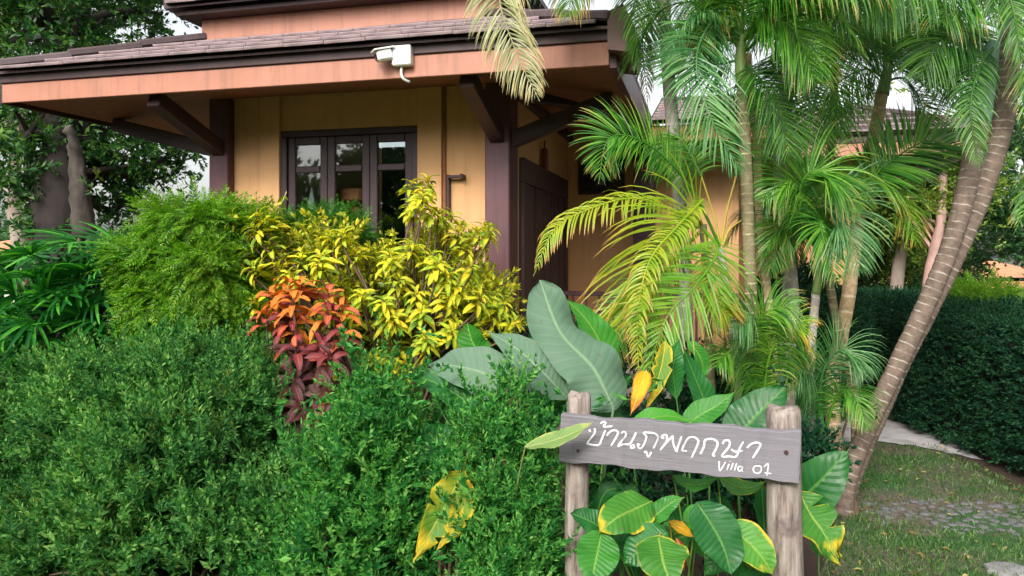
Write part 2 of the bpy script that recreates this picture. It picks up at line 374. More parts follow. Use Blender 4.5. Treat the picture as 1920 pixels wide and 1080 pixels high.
B_yel = blademat('yellow_torn_blade', (.06, .22, .02), (.18, .32, .03), (.5, .5, .08), (.72, .50, .02), .32, 12, .3, .52, (.55, .46, .02), .60, .3)
B_org = blademat('orange_dying_blade', (.72, .36, .012), (.80, .50, .02), (.8, .55, .1), (.6, .2, .02), .2, 12, .3, .4, None)
B_pale = blademat('pale_green_blade', (.20, .33, .10), (.30, .42, .12), (.42, .5, .2), (.5, .55, .15), .2, 12, .3, .45, None)

# ------------------------------------------------------------------ vegetation builders
LEAF = (np.array([[0, 0, 0], [-.20, .45, .04], [0, .5, -.02], [.20, .45, .04], [0, 1, -.06]], float), [np.array([[0, 2, 1], [0, 3, 2], [1, 2, 4], [2, 3, 4]])])
def leafT(w, fold=.04, droop=.06):
    V = LEAF[0].copy(); V[1, 0] = -w; V[3, 0] = w; V[1, 2] = V[3, 2] = fold; V[4, 2] = -droop; return V, LEAF[1]
def sprigT(n=5, L=1.0, leaf=.32, w=.2, ang=50, flat=False, seed=1, stem=True, top=True):
    """leafy twig along +Y; alternate leaves round it (or in a flat spray)"""
    g = np.random.default_rng(seed); V = []; Fs = []; k = 0; lt = leafT(w)
    def put(base, D, N, s):
        nonlocal k
        M = frames(np.array([D]), np.array([N]), [s])[0]
        V.append(lt[0]@M.T+base); Fs.append(lt[1][0]+k); k += 5
    for i in range(n):
        f = (i+.6)/n; a = i*2.4+g.uniform(-.4, .4)
        for s in (0, math.pi):
            th = math.radians(ang+g.uniform(-12, 12))*(1-.25*f)
            rd = np.array([math.cos(a+s), 0, math.sin(a+s)]) if not flat else np.array([1 if s else -1, 0, g.uniform(-.15, .15)])
            D = math.cos(th)*np.array([0, 1, 0])+math.sin(th)*rd
            N = np.array([0, 1, 0])*math.sin(th)-rd*math.cos(th) if not flat else np.array([g.uniform(-.3, .3), 0, 1])
            put(np.array([0, f*L, 0]), D, N+g.normal(0, .15, 3), leaf*g.uniform(.8, 1.15)*(1.1-.45*f))
    if top:
        for a in (0, 2.1, 4.2): put(np.array([0, L*.97, 0]), np.array([.35*math.cos(a), 1, .35*math.sin(a)]), np.array([math.cos(a), 0, math.sin(a)+.01]), leaf*.7)
    if stem:
        r = .012; V.append(np.array([[-r, 0, 0], [r, 0, 0], [0, L, 0], [0, 0, r*1.6]])); Fs.append(np.array([[0, 1, 2], [1, 3, 2], [3, 0, 2]])+k)
    return np.vstack(V), [np.vstack(Fs)]
def blob_points(blobs, n, r, depth=.06, zmin=0.03, wobf=3.0, woba=.12, yfront=None):
    """points with outward normals on the union of ellipsoids, with a little depth"""
    C = np.array([b[0] for b in blobs], float); Rd = np.array([b[1] for b in blobs], float)
    area = Rd[:, 0]*Rd[:, 1]+Rd[:, 1]*Rd[:, 2]+Rd[:, 0]*Rd[:, 2]; Pt = []; Nm = []; tot = 0
    for _ in range(12):
        i = r.choice(len(C), n, p=area/area.sum()); d = nrm(r.normal(size=(n, 3)))
        d = np.sign(d)*np.abs(d)**.8; d = nrm(d)
        p = C[i]+d*Rd[i]; p = p+d*Rd[i]*(woba*(wob(p, wobf)+.55*wob(p+5, wobf*2.6)))[:, None]
        N = nrm(d/Rd[i]); p = p-N*np.abs(r.exponential(depth, (n, 1)))
        ok = p[:, 2] > zmin
        for c, q in zip(C, Rd): ok &= (((p-c)/q)**2).sum(1) > .55
        Pt.append(p[ok]); Nm.append(N[ok]); tot += ok.sum()
        if tot >= n: break
    return np.vstack(Pt)[:n], np.vstack(Nm)[:n]
def leafy(name, parent, blobs, n, tpls, size, mat, seed, depth=.06, up=.35, spread=.55, grav=0, pock=0, pf=7, **kw):
    r = np.random.default_rng(seed); p, N = blob_points(blobs, n, r, depth, **kw)
    if pock: p = p-N*(pock*np.clip(-.15-wob(p, pf)-.5*wob(p+9, pf*2.1), 0, 1))[:, None]
    D = nrm(N+np.array([0, 0, up-grav])+r.normal(0, spread, N.shape)); Nn = nrm(N*.6+np.array([0, 0, 1.])+r.normal(0, .35, N.shape))
    g = G(); pick = r.integers(0, len(tpls), len(p)); s = size*r.uniform(.7, 1.25, len(p))
    for k, tp in enumerate(tpls):
        m = pick == k
        if m.any(): g.put(*scatter(tp, frames(D[m], Nn[m], s[m], r.uniform(-.6, .6, m.sum())), p[m]))
    return g.make(name, mat, parent, kind='stuff')
def twigs(name, parent, base, blobs, n, mat, seed, r0=.012, spread=.1):
    r = np.random.default_rng(seed); g = G()
    for _ in range(n):
        c, q = blobs[r.integers(len(blobs))]; e = np.array(c)+nrm(r.normal(size=3))*np.array(q)*.8
        b = np.array([c[0], c[1], 0])*.75+np.array(base)*.25+np.append(r.normal(0, spread, 2), 0); b[2] = 0
        m = (b+e)/2+r.normal(0, .06, 3); g.put(*tube(spline([b, m, e], 7), np.linspace(r0, r0*.3, 7), 5, False))
    return g.make(name, mat, parent, smooth=True)
def trunk(name, parent, pts, r0, r1, mat, per=.055, sides=14, bulge=.05, seed=0, flare=0):
    pts = np.asarray(pts, float); L = np.linalg.norm(np.diff(pts, axis=0), axis=1).sum()
    n = max(12, int(L/.022)); s = spline(pts, n); ln = np.concatenate([[0], np.cumsum(np.linalg.norm(np.diff(s, axis=0), axis=1))])
    rad = r0+(r1-r0)*ln/L+flare*np.exp(-ln/.12); rad = rad*(1+bulge*(1-np.mod(ln/per, 1)))*(1+.03*wob(s, 6))
    V, Fs = tube(s, rad, sides); V[:n*sides] += (V[:n*sides]-np.repeat(s, sides, 0))*(.04*wob(V[:n*sides], 22))[:, None]
    return add(name, V, Fs, mat, parent, smooth=True, attrs={'len': np.concatenate([np.repeat(ln, sides), [0, L]])})
def frond(parent, pts, L, mat, n=42, W=.020, N=(0, -.6, .8), droop=.5, t0=.14, a0=68, a1=32, lift=.12, rr=.007, seed=0,
          sides=(1, 1), as_parts=False, prof=None, mrach=None, jit=.12, label=None, name='frond', segs=6, ls=(1, 1)):
    """pinnate leaf: rachis through pts, paired leaflets that droop"""
    r = np.random.default_rng(1000+seed); N = nrm(np.array(N, float)); K = 60
    W = W*(.41 if not as_parts else .48); n = int(n*(2.1 if not as_parts else 1.0)); L = L*1.15
    s = spline(pts, K); T = nrm(np.gradient(s, axis=0)); g = G()
    rad = np.linspace(rr*1.5, rr*.25, K)
    V, Fs = tube(s, rad, 5, False); g.put(V, Fs, ls=np.zeros(len(V)))
    rach = g.make(name, mrach or mat, parent, smooth=True) if as_parts else None
    if rach is not None and label: rach['label'] = label
    t = np.linspace(t0, .995, n)+r.uniform(-.3, .3, n)/n*(1-t0); t = np.clip(t, 0, .999)
    out = []
    for sd_, on, lsc in ((-1, sides[0], ls[0]), (1, sides[1], ls[1])):
        if not on: continue
        i = (t*(K-1)).astype(int); p = s[i]; Ti = T[i]; S = nrm(np.cross(Ti, N))*sd_; Ni = nrm(np.cross(S*sd_, Ti))
        u = (t-t0)/(1-t0)
        pr = (np.sin(np.clip(u*.93+.10, 0, 1)*math.pi)**.55) if prof is None else prof(u)
        ll = L*lsc*pr*r.uniform(.82, 1.08, n); th = np.radians(a0+(a1-a0)*u+r.normal(0, 5, n))
        D = np.cos(th)[:, None]*Ti+np.sin(th)[:, None]*S+(lift+r.normal(0, jit, n))[:, None]*Ni
        D = nrm(D); q = p.copy(); pc = [q]; dc = [D]
        for k in range(segs):
            D = nrm(D+np.array([0, 0, -1.])*(droop*(k+.6)/segs*r.uniform(.6, 1.2, n))[:, None]*.55)
            q = q+D*(ll/segs)[:, None]; pc.append(q); dc.append(D)
        tw = r.normal(0, .25, n)
        wid = np.interp(np.arange(segs+1)/segs, [0, .12, .45, .8, 1], [.45, .9, 1, .6, .04])*W/2
        rows = []
        for k in range(segs+1):
            X = nrm(np.cross(dc[k], Ni)); Z = np.cross(X, dc[k]); X = X*np.cos(tw)[:, None]+Z*np.sin(tw)[:, None]
            w = (wid[k]*np.clip(pr+.25, .4, 1))[:, None]
            rows.append(np.stack([pc[k]-X*w, pc[k]+Z*w*.35*0-Z*w*.30, pc[k]+X*w], 1))
        A = np.stack(rows, 1)                                       # n, segs+1, 3, 3
        k, j = np.meshgrid(np.arange(segs), np.arange(2), indexing='ij')
        Q = np.stack([k*3+j, k*3+j+1, (k+1)*3+j+1, (k+1)*3+j], -1).reshape(-1, 4); m = (segs+1)*3
        lsv = np.repeat(np.arange(segs+1)/segs, 3)
        if as_parts:
            for a in range(n): out.append(add('leaflet', A[a].reshape(-1, 3), [Q], mat, rach, smooth=True, attrs={'ls': lsv*.85+.25*u[a]}))
        else:
            FQ = (Q[None]+(np.arange(n)*m)[:, None, None]).reshape(-1, 4)
            g.put(A.reshape(-1, 3), [FQ], ls=(lsv[None]*.85+.25*u[:, None]).ravel())
    if as_parts: return rach
    o = g.make(name, mat, parent, smooth=True)
    if label: o['label'] = label
    return o
def blade_geo(sp, width, N, nu=8, nv=18, fold=.18, ruffle=.05, shape='oval', tears=0, seed=0, curl=0.0):
    r = np.random.default_rng(seed); s = spline(sp, nv); T = nrm(np.gradient(s, axis=0)); L = np.linalg.norm(np.diff(s, axis=0), axis=1).sum()
    v = np.linspace(0, 1, nv)
    if shape == 'oval': w = np.sin(math.pi*v**.85)**.62
    elif shape == 'round': w = np.sqrt(np.clip(1-(2*v-1)**2, 0, 1))**.8
    elif shape == 'lance': w = np.interp(v, [0, .12, .4, .75, 1], [.06, .62, 1, .62, .0])
    elif shape == 'folded': w = np.interp(v, [0, .05, .16, .32, .6, .85, .95, 1], [.05, .55, .95, 1, .78, .74, .5, .08])
    elif shape == 'paddle': w = np.interp(v, [0, .04, .15, .5, .82, .94, 1], [.05, .5, .82, 1, .92, .62, .12])
    w = w*width/2
    X = nrm(np.cross(T, N)); Z = np.cross(X, T); u = np.linspace(-1, 1, 2*nu+1)
    V = s[:, None, :]+X[:, None, :]*(u[None, :, None]*w[:, None, None])
    ph = r.uniform(0, 6, 3)
    h = fold*w[:, None]*np.abs(u)[None]-curl*w[:, None]*(u**2)[None]+ruffle*width*(np.abs(u)**2)[None]*(np.sin(v*11+ph[0])[:, None]*np.where(u > 0, 1, .7)[None]+.6*np.sin(v*23+ph[1])[:, None])
    V = V+Z[:, None, :]*h[:, :, None]
    V = V+T[:, None, :]*((-.10*width)*np.abs(u)**1.5)[None, :, None]*0.5
    keep = np.ones((nv-1, 2*nu), bool)
    if tears:
        for _ in range(tears):
            a = r.integers(nv//4, nv-2); sd_ = r.integers(2)*2-1; k_ = (np.sign(u) == sd_)[None, :, None]
            V[a:a+1] = np.where(k_, s[a][None, None, :]+(V[a:a+1]-s[a])*r.uniform(.35, .6), V[a:a+1])
        V[-3:, :] += T[-3:, None, :]*(r.uniform(-.12, .12, (2*nu+1))*width)[None, :, None]
    a, b = np.meshgrid(np.arange(nv-1), np.arange(2*nu), indexing='ij'); c = 2*nu+1
    Q = np.stack([a*c+b, a*c+b+1, (a+1)*c+b+1, (a+1)*c+b], -1)[keep]
    return V.reshape(-1, 3), [Q], dict(lu=np.tile(u, nv), lv=np.repeat(v, 2*nu+1))
def blade(parent, sp, width, mat, N=(0, -.75, .65), stalk=None, label=None, name='leaf', thick=True, **kw):
    V, Fs, at = blade_geo(sp, width, np.array(N, float), **kw)
    g = G(); g.put(V, Fs, **at)
    pts = spline(sp, 14); rr = max(.0025, width*.018)
    st = [np.asarray(stalk, float)] if stalk is not None else []
    full = np.vstack([spline([st[0], (st[0]+pts[0])/2+np.array([0, 0, .03]), pts[0]], 8)[:-1], pts]) if st else pts
    TV, TF = tube(full, np.linspace(rr*1.6, rr*.4, len(full)), 6, False); g.put(TV, TF, lu=np.zeros(len(TV)), lv=np.full(len(TV), .3))
    o = g.make(name, mat, parent, smooth=True)
    if label: o['label'] = label
    return o
def px_blade(parent, pxs, wpx, mat, Y, **kw):                   # spine given as picture points at depths Y
    Ys = Y if isinstance(Y, (list, tuple)) else [Y]*len(pxs)
    st = kw.pop('stalk_px', None)
    if st: kw['stalk'] = P(*st)
    return blade(parent, [P(a, b, y) for (a, b), y in zip(pxs, Ys)], wpx/F*np.mean(Ys), mat, **kw)

# ================================================================== GROUND
def mat_ground():
    m, t, b, o = newmat('lawn_soil')
    geo = t.nodes.new('ShaderNodeNewGeometry'); p = geo.outputs['Position']
    g = ramp(t, noise(t, 14, 8, vec=p, rough=.7), [(.3, (.020, .065, .016)), (.55, (.042, .12, .028)), (.8, (.10, .17, .05))])
    d = ramp(t, noise(t, 30, 6, vec=p), [(.3, (.075, .055, .04)), (.7, (.19, .15, .12))])
    col = mixc(t, ramp(t, noise(t, 1.6, 6, vec=p, rough=.6), [(.42, (0, 0, 0)), (.56, (1, 1, 1))]), g, d)
    t.links.new(col, b.inputs['Base Color']); b.inputs['Roughness'].default_value = .95
    bump(t, b, noise(t, 60, 6, vec=p), .7, .02); return m
M_ground = mat_ground()
M_soil = plain('bed_soil', (.055, .032, .022), .95, .4, 9, .8, 40)
M_path = plain('pale_path', (.55, .52, .53), .85, .25, 6, .6, 30, dirt=(.2, .19, .15))
M_cobble = plain('cobble_stone', (.16, .15, .165), .85, .6, 23, .4, 40)
n = 60; xs = np.linspace(-150, 150, n+1); X, Y_ = np.meshgrid(xs, xs, indexing='ij')
V = np.stack([X, Y_+100, np.full_like(X, -.0)], -1).reshape(-1, 3); i, j = np.meshgrid(np.arange(n), np.arange(n), indexing='ij'); c = n+1
tag(add('ground', V, [np.stack([i*c+j, (i+1)*c+j, (i+1)*c+j+1, i*c+j+1], -1).reshape(-1, 4)], M_ground), kind='structure')
def sheet(name, poly, z, mat):                                   # flat ground patch with an uneven outline
    q = []
    for a in range(len(poly)):
        p0, p1 = np.array(poly[a], float), np.array(poly[(a+1) % len(poly)], float)
        for k in range(8): q.append(p0+(p1-p0)*k/8+rng.normal(0, .012, 2))
    q = np.array(q); cen = q.mean(0); V = np.vstack([np.c_[q, np.full(len(q), z)], [*cen, z]]); m = len(q)
    return tag(add(name, V, [np.array([[k, (k+1) % m, m] for k in range(m)])], mat), kind='structure')
sheet('planting_bed', [(-6, 3.7), (.1, 3.0), (1.2, 3.1), (2.0, 4.6), (2.6, 5.7), (2.9, 8.6), (-6, 8.2)], .004, M_soil)
sheet('hedge_bed', [(3.35, 4.2), (5.4, 4.2), (5.6, 11), (3.5, 11), (3.5, 6.6)], .004, M_soil)
sheet('path', [(2.70, 6.25), (3.05, 6.35), (3.35, 6.15), (3.62, 5.75), (3.70, 6.2), (3.64, 7.1), (3.3, 7.6), (2.8, 7.7), (2.6, 7.0)], .010, M_path)
# cobbles set in the lawn beside the path
def stone_mesh(seed, mat, s=(1, .8, .35)):
    r = np.random.default_rng(seed); a = np.arange(7)/7*6.283; V = []
    for z, k in ((0, 1.0), (.7, .92), (1, .6)): V += [[math.cos(x)*k*(1+.12*w), math.sin(x)*k*(1+.12*w), z] for x, w in zip(a+r.uniform(-.2, .2, 7), r.normal(size=7))]
    V.append([0, 0, 1.04]); V = np.array(V)*np.array(s); Q = [[l*7+i, l*7+(i+1) % 7, (l+1)*7+(i+1) % 7, (l+1)*7+i] for l in range(2) for i in range(7)]
    return mk_mesh('cobble', V, [np.array(Q), np.array([[14+i, 14+(i+1) % 7, 21] for i in range(7)])], mat, True)
SM = [stone_mesh(k, M_cobble) for k in range(5)]
patch = thing('cobble_patch', 'patch of small grey cobbles sunk in the lawn before the dark hedge', 'paving', (2.75, 4.5, 0))
k = 0
for a in range(26):
    for b_ in range(16):
        x = 2.15+a*.062+R.uniform(-.025, .025); y = 4.02+b_*.062+R.uniform(-.025, .025)
        cx_, cy_ = (x-3.05)/.95, (y-4.52-(x-3.0)*-.10)/.33
        if cx_**2+cy_**2 > 1+R.uniform(-.5, .25) or R.random() < .05: continue
        s = .036*R.uniform(.55, 1.1); an = R.uniform(0, 6.28)
        if k < 300:
            inst('cobble', SM[k % 5], patch, (x, y, -.002), np.array([[math.cos(an)*s, -math.sin(an)*s, 0], [math.sin(an)*s, math.cos(an)*s, 0], [0, 0, s*R.uniform(.35, .9)]]))
        k += 1
def flat_stone(name, label, pos, rx, ry, h, seed, mat=M_path):
    r = np.random.default_rng(seed); m = 13; a = np.arange(m)/m*6.283; q = 1+.1*r.normal(size=m); V = []
    for z, kk in ((-.02, 1), (h*.7, .98), (h, .88)): V += [[math.cos(x)*rx*w*kk, math.sin(x)*ry*w*kk, z] for x, w in zip(a, q)]
    V.append([0, 0, h*1.03]); Q = [[l*m+i, l*m+(i+1) % m, (l+1)*m+(i+1) % m, (l+1)*m+i] for l in range(2) for i in range(m)]
    o = add(name, V, [np.array(Q), np.array([[2*m+i, 2*m+(i+1) % m, 3*m] for i in range(m)])], mat, smooth=True, loc=(pos[0], pos[1], 0)); return tag(o, label, 'stone')
flat_stone('stepping_stone', 'pale stepping stone lying in the grass at the frame bottom edge', (2.50, 3.76), .13, .09, .018, 3, plain('grey_slab', (.26, .25, .25), .85, .3, 20))
flat_stone('garden_rock', 'small pinkish rock at the foot of the palm clump by the path', (2.52, 6.05), .11, .09, .17, 5, plain('pink_rock', (.5, .3, .24), .85, .25))
# grass blades
def grass(name, poly_fn, n, x0, x1, y0, y1, h, seed):
    r = np.random.default_rng(seed); x = r.uniform(x0, x1, n); y = y0+(y1-y0)*r.uniform(0, 1, n)**1.3
    ok = poly_fn(x, y); x, y = x[ok], y[ok]; m = len(x)
    dens = wob(np.c_[x, y, 0*x], 3.2)+wob(np.c_[x, y, 0*x], 9)*.7; ok = dens > r.uniform(-1.0, .9, m)-.35; x, y = x[ok], y[ok]; m = len(x)
    T = np.c_[x, y, np.zeros(m)]; D = nrm(np.c_[r.normal(0, .5, m), r.normal(0, .5, m), np.ones(m)]); s = h*r.uniform(.5, 1.3, m)
    tp = (np.array([[-.07, 0, 0], [.07, 0, 0], [.05, .6, .05], [-.05, .6, .05], [0, 1, .22]]), [np.array([[0, 1, 2], [0, 2, 3], [3, 2, 4]])])
    V, Fs = scatter(tp, frames(D, nrm(r.normal(size=(m, 3))), s), T)
    return tag(add(name, V, Fs, L_grass), 'short patchy lawn grass beside the path', 'grass', kind='stuff')
def right_lawn(x, y):
    cob = ((x-3.05)/.9)**2+((y-4.52+(x-3.0)*.10)/.30)**2 < .9
    pth = (y > 6.2) & (x > 2.9)
    return (x > np.interp(y, [3, 3.1, 4.6, 5.7, 8.6], [.9, 1.25, 1.95, 2.55, 2.85])) & (x < 3.5+.1*(y < 5)) & ~(cob & (np.sin(x*57+y*91) < .35)) & ~pth
g1 = grass('lawn_grass', right_lawn, 60000, 1.1, 3.8, 3.2, 7.0, .032, 11)
g2 = grass('verge_grass', lambda x, y: x < 9, 9000, -3.2, -1.5, 3.0, 4.1, .035, 12); g2['label'] = 'strip of lawn grass in front of the big hedge'

r_ = np.random.default_rng(21); m_ = 260; px_ = r_.uniform(1.3, 3.7, m_); py_ = r_.uniform(3.5, 7, m_); ok_ = right_lawn(px_, py_); px_, py_ = px_[ok_], py_[ok_]; m_ = len(px_)
V, Fs = scatter(leafT(.24, .10, .1), frames(nrm(np.c_[r_.normal(size=m_), r_.normal(size=m_), .15*r_.normal(size=m_)]), nrm(np.c_[.3*r_.normal(size=m_), .3*r_.normal(size=m_), np.ones(m_)]), r_.uniform(.02, .055, m_)), np.c_[px_, py_, np.full(m_, .022)])
tag(add('leaf_litter', V, Fs, leafmat('dry_leaf', (.16, .09, .03), (.34, .24, .08), (.5, .42, .15), .2)), 'dry fallen leaves scattered over the lawn', 'leaves', kind='stuff')
# ================================================================== HOUSE (local frame: x along the facade, y in depth)
TH = math.atan2(-.2484, .9687); HX, HYY = -.0221, 6.2; ca, sa = math.cos(TH), math.sin(TH)
def H2W(u, v, z=0): return np.array([HX+ca*u-sa*v, HYY+sa*u+ca*v, z])
def hu(px, v): k = (px-CX)/F; return (k*(HYY+ca*v)-HX+sa*v)/(ca-k*sa)
def hz(py, u, v): return EYE-(py-HY)/F*(HYY+sa*u+ca*v)
house = thing('house', 'ochre bungalow with plum posts, salmon fascia and brown tiled roof behind the garden', 'house', (HX, HYY, 0), rz=TH)
def hp(name, V, Fs, mat, parent=house, **kw): return add(name, V, Fs, mat, parent, local=True, **kw)
FL = .42                                                        # floor level
ZE, ZW = 2.89, 3.04                                             # eave underside, soffit at the wall
OV = .93; EL, ER = -4.18, .944
uL = hu(427, 0); uLp = uL-.20                                   # front-left post
wx0, wx1 = hu(528, .1), hu(785, .1); wz1 = hz(241, hu(655, .1), .1)
# walls: front wall pieces round the window, with shallow relief
T_ = .12
for lo, hi in (((uL-.1, .10), (wx0, .10+T_)), ((wx1, .10), (-.20, .10+T_))):
    hp('wall', *box((*lo, FL), (*hi, ZW+.02)), M_wall)
hp('wall', *box((wx0, .10, wz1), (wx1, .10+T_, ZW+.02)), M_wall)
# raised pilaster strips and a joint cover
a, b_ = hu(490, .08), wx0
hp('pilaster', *bevbox((a, .060, FL), (b_-.002, .098, ZW+.005), .004), M_wall)
hp('pilaster', *bevbox((wx1+.002, .060, FL), (hu(829, .08), .098, ZW+.005), .004), M_wall)
hp('conduit', *tube([(hu(834, .09), .088, FL), (hu(834, .09), .088, 2.0), (hu(834, .09), .088, ZW)], .014, 8), M_soff)
cx_ = hu(845, .06); zz = hz(332, cx_, .06)
g = G(); g.put(*bevbox((cx_-.02, .02, zz-.012), (cx_+.11, .055, zz+.012), .004)); g.put(*bevbox((cx_+.10, .0, zz-.02), (cx_+.125, .10, zz+.02), .004)); g.put(*bevbox((cx_-.035, .05, zz-.35), (cx_-.010, .10, zz+.02), .004))
hp('wall_bracket', np.vstack(g.V), g.fs(), M_dark)
# side wall with sliding door, porch back wall
VB = 2.87
dv0, dv1 = .42, 2.62; dz = 2.45
hp('wall', *box((-.14, .31, dz), (-.02, VB, ZW+.02)), M_wall); hp('wall', *box((-.14, .31, FL), (-.02, dv0, dz)), M_wall); hp('wall', *box((-.14, dv1, FL), (-.02, VB, dz)), M_wall)
hp('wall', *box((-.14, VB, FL), (1.95, VB+.12, 2.80)), M_wall); hp('wall', *box((-.14, VB+.002, 2.80), (1.06, VB+.11, 3.12)), M_wall)
hp('wall', *box((1.83, VB+.12, FL), (1.95, 5.5, 2.80)), M_wall)
WR = hu(1606, 5.5)
hp('wall', *box((1.95, 5.5, .0), (WR, 5.62, ZW+.3)), M_terra)
hp('wall', *box((WR-.12, 5.62, 0), (WR, 9.5, ZW+.3)), M_wall)
hp('wall', *box((uL-.22, .32, FL), (uL-.10, 6.5, ZW+.02)), M_wall)
hp('wall', *box((uL-.22, 6.5, 0), (-.14, 6.62, ZW+.3)), M_wall)
hp('plinth', *bevbox((uL-.3, -.25, 0), (1.95, 6.6, FL-.003), .01), M_conc)
hp('floor', *box((uL-.1, .22, FL-.002), (-.14, 6.5, FL+.002)), M_lampc)
# posts (plum timber with dark streaks) and braces
def post(u0, v0, w, d, z0, z1, mat): return hp('post', *bevbox((u0, v0, z0), (u0+w, v0+d, z1), .008), mat)
post(-.212, 0, .212, .30, .35, ZW-.003, M_post); post(uL-.20, 0, .20, .30, .35, ZW-.003, M_post)
pc0 = hu(1188, 2.5); post(pc0, 2.45, .23, .23, .35, 2.80, M_dark)
def brace(p, q): return hp('brace', *beam(p, q, .12, .13), M_dark)
brace((-.106, .02, 2.58), (-.106, -OV+.12, ZE-.02)); brace((-.02, .15, 2.56), (ER-.10, .15, ZE-.02))
brace((uL-.10, .02, 2.56), (uL-.10, -OV+.10, ZE-.03)); brace((uL-.18, .15, 2.56), (EL+.14, .15, ZE-.03))
brace((-.0, .30, 3.0), (ER-.1, 1.2, 2.98))
hp('wall_beam', *bevbox((-.02, .31, ZW-.10), (.045, VB, ZW-.02), .004), M_dark)
# soffit: sloping boards front, left end and right side
def quadslab(a, b, c, d, th):                                    # four corners, thickened upwards
    q = np.array([a, b, c, d], float); V = np.vstack([q, q+np.array([0, 0, th])]); return V, [np.array([[0, 1, 2, 3], [7, 6, 5, 4], [0, 4, 5, 1], [1, 5, 6, 2], [2, 6, 7, 3], [3, 7, 4, 0]])]
e = .02
BK = 7.0
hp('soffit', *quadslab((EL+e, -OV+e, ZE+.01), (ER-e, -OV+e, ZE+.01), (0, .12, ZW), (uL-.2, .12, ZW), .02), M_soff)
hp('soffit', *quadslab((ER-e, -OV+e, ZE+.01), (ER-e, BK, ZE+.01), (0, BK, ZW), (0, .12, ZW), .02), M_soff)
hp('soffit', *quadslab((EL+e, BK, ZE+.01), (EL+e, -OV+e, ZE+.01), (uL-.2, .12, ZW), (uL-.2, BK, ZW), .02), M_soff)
hp('ceiling_board', *box((0, .15, ZW+.005), (ER, VB, ZW+.015)), M_soff)
# fascias
hp('fascia', *bevbox((EL, -OV-.03, ZE-.02), (ER, -OV, 3.03), .004), M_fasc)
hp('fascia', *bevbox((EL-.001, -OV-.05, 3.032), (ER-.001, -OV, 3.105), .004), M_dark)
hp('fascia', *bevbox((EL-.03, -OV-.02, ZE-.025), (EL, BK, 3.10), .004), M_dark)
hp('fascia', *bevbox((ER-.002, -OV, ZE-.035), (ER+.05, BK, 3.09), .004), M_post)
zc = 3.0; ER_ = ER+.002
hp('hip_end_cap', *prism([(ER_, 2.95), (ER+.148, 2.925), (ER+.185, 3.085), (ER+.105, 3.245), (ER_, 3.20)], -OV-.13, -OV+.55), plain('brown_cap_board', (.12, .058, .045), .6, .2))
# lower roof: sheathing + tiles
SL = .42; ZR = 3.085
def rz(t): return ZR+SL*t
def tier(name_parent, u0, u1, v0, zb, depth, rows, pitch, tw=.33, hipL=True, hipR=True, sl=SL, cap=True, back=None):
    roof = hp('roof', *quadslab((u0, v0, zb), (u1, v0, zb), (u1-(depth if hipR else 0), v0+depth, zb+sl*depth), (u0+(depth if hipL else 0), v0+depth, zb+sl*depth), .02), M_dark)
    ORG[roof.name] = ORG[house.name]
    bk = back if back else v0+6
    if hipL: hp('roof', *quadslab((u0, bk, zb), (u0, v0, zb), (u0+depth, v0+depth, zb+sl*depth), (u0+depth, bk, zb+sl*depth), .05), M_tile)
    if hipR: hp('roof', *quadslab((u1, v0, zb), (u1, bk, zb), (u1-depth, bk, zb+sl*depth), (u1-depth, v0+depth, zb+sl*depth), .05), M_tile)
    th = math.atan(sl); L = pitch/math.cos(th)
    TV, TF = bevbox((-tw/2+.0008, -.03, 0), (tw/2-.0008, L+.04, .026), .005)
    TV[:, 2] += .012*np.cos(TV[:, 0]/tw*2*math.pi*1)*(1) ; TV[:, 2] += np.where(TV[:, 1] < L/2, .026, 0)
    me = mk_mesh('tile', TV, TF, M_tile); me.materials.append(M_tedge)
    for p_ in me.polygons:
        if p_.normal.y < -.35 and p_.normal.z > -.5: p_.material_index = 1  # front butt faces get the painted lit colour
    for k in range(rows):
        t = k*pitch; a0 = u0+(t if hipL else 0)+.02; a1 = u1-(t if hipR else 0)-.02; off = (k % 2)*tw*.5; m = int((a1-a0)/tw)
        st_ = a0+(a1-a0-m*tw)/2
        for q in range(m):
            o = bpy.data.objects.new('tile', me); COL.objects.link(o); o.parent = roof
            o.location = (st_+(q+.5)*tw, v0+t-.02, zb+sl*t+.024+R.uniform(-.002, .002)); o.rotation_euler = (th+R.uniform(-.01, .01), R.uniform(-.008, .008), R.uniform(-.006, .006))
    if cap:
        cv = []
        for (ua, ub, on) in ((u0, u0+depth, hipL), (u1, u1-depth, hipR)):
            if not on: continue
            nn = max(2, int(depth/.3)); A = np.array([ua, v0, zb+.055]); B = np.array([ub, v0+depth, zb+sl*depth+.055])
            for q in range(nn):
                p0 = A+(B-A)*q/nn; p1 = A+(B-A)*(q+1.08)/nn; V, Fs = beam(p0+np.array([0, 0, .02]), p1, .17, .07, b=.03); hp('ridge_tile', V, Fs, M_tile, roof)
    return roof
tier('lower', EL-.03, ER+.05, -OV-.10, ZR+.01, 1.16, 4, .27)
# upper tier: salmon wall band, dark eave, tiles
v1 = .10; zb = rz(1.04)
uu0 = hu(378, v1); uu1 = -.10
def upz(py, px): return hz(py, hu(px, v1), v1)
z1 = 3.80
hp('upper_band', *bevbox((uu0, v1, zb-.15), (uu1, v1+.05, z1), .004), M_fasc)
hp('upper_band', *bevbox((uu0, v1+.05, zb-.15), (uu0+.05, 5.5, z1), .004), M_fasc)
hp('upper_eave', *bevbox((uu0-.16, v1-.16, z1+.002), (uu1+.16, 5.6, z1+.045), .004), M_dark)
tier('upper', uu0-.22, uu1+.25, v1-.24, z1+.05, 1.3, 4, .30)
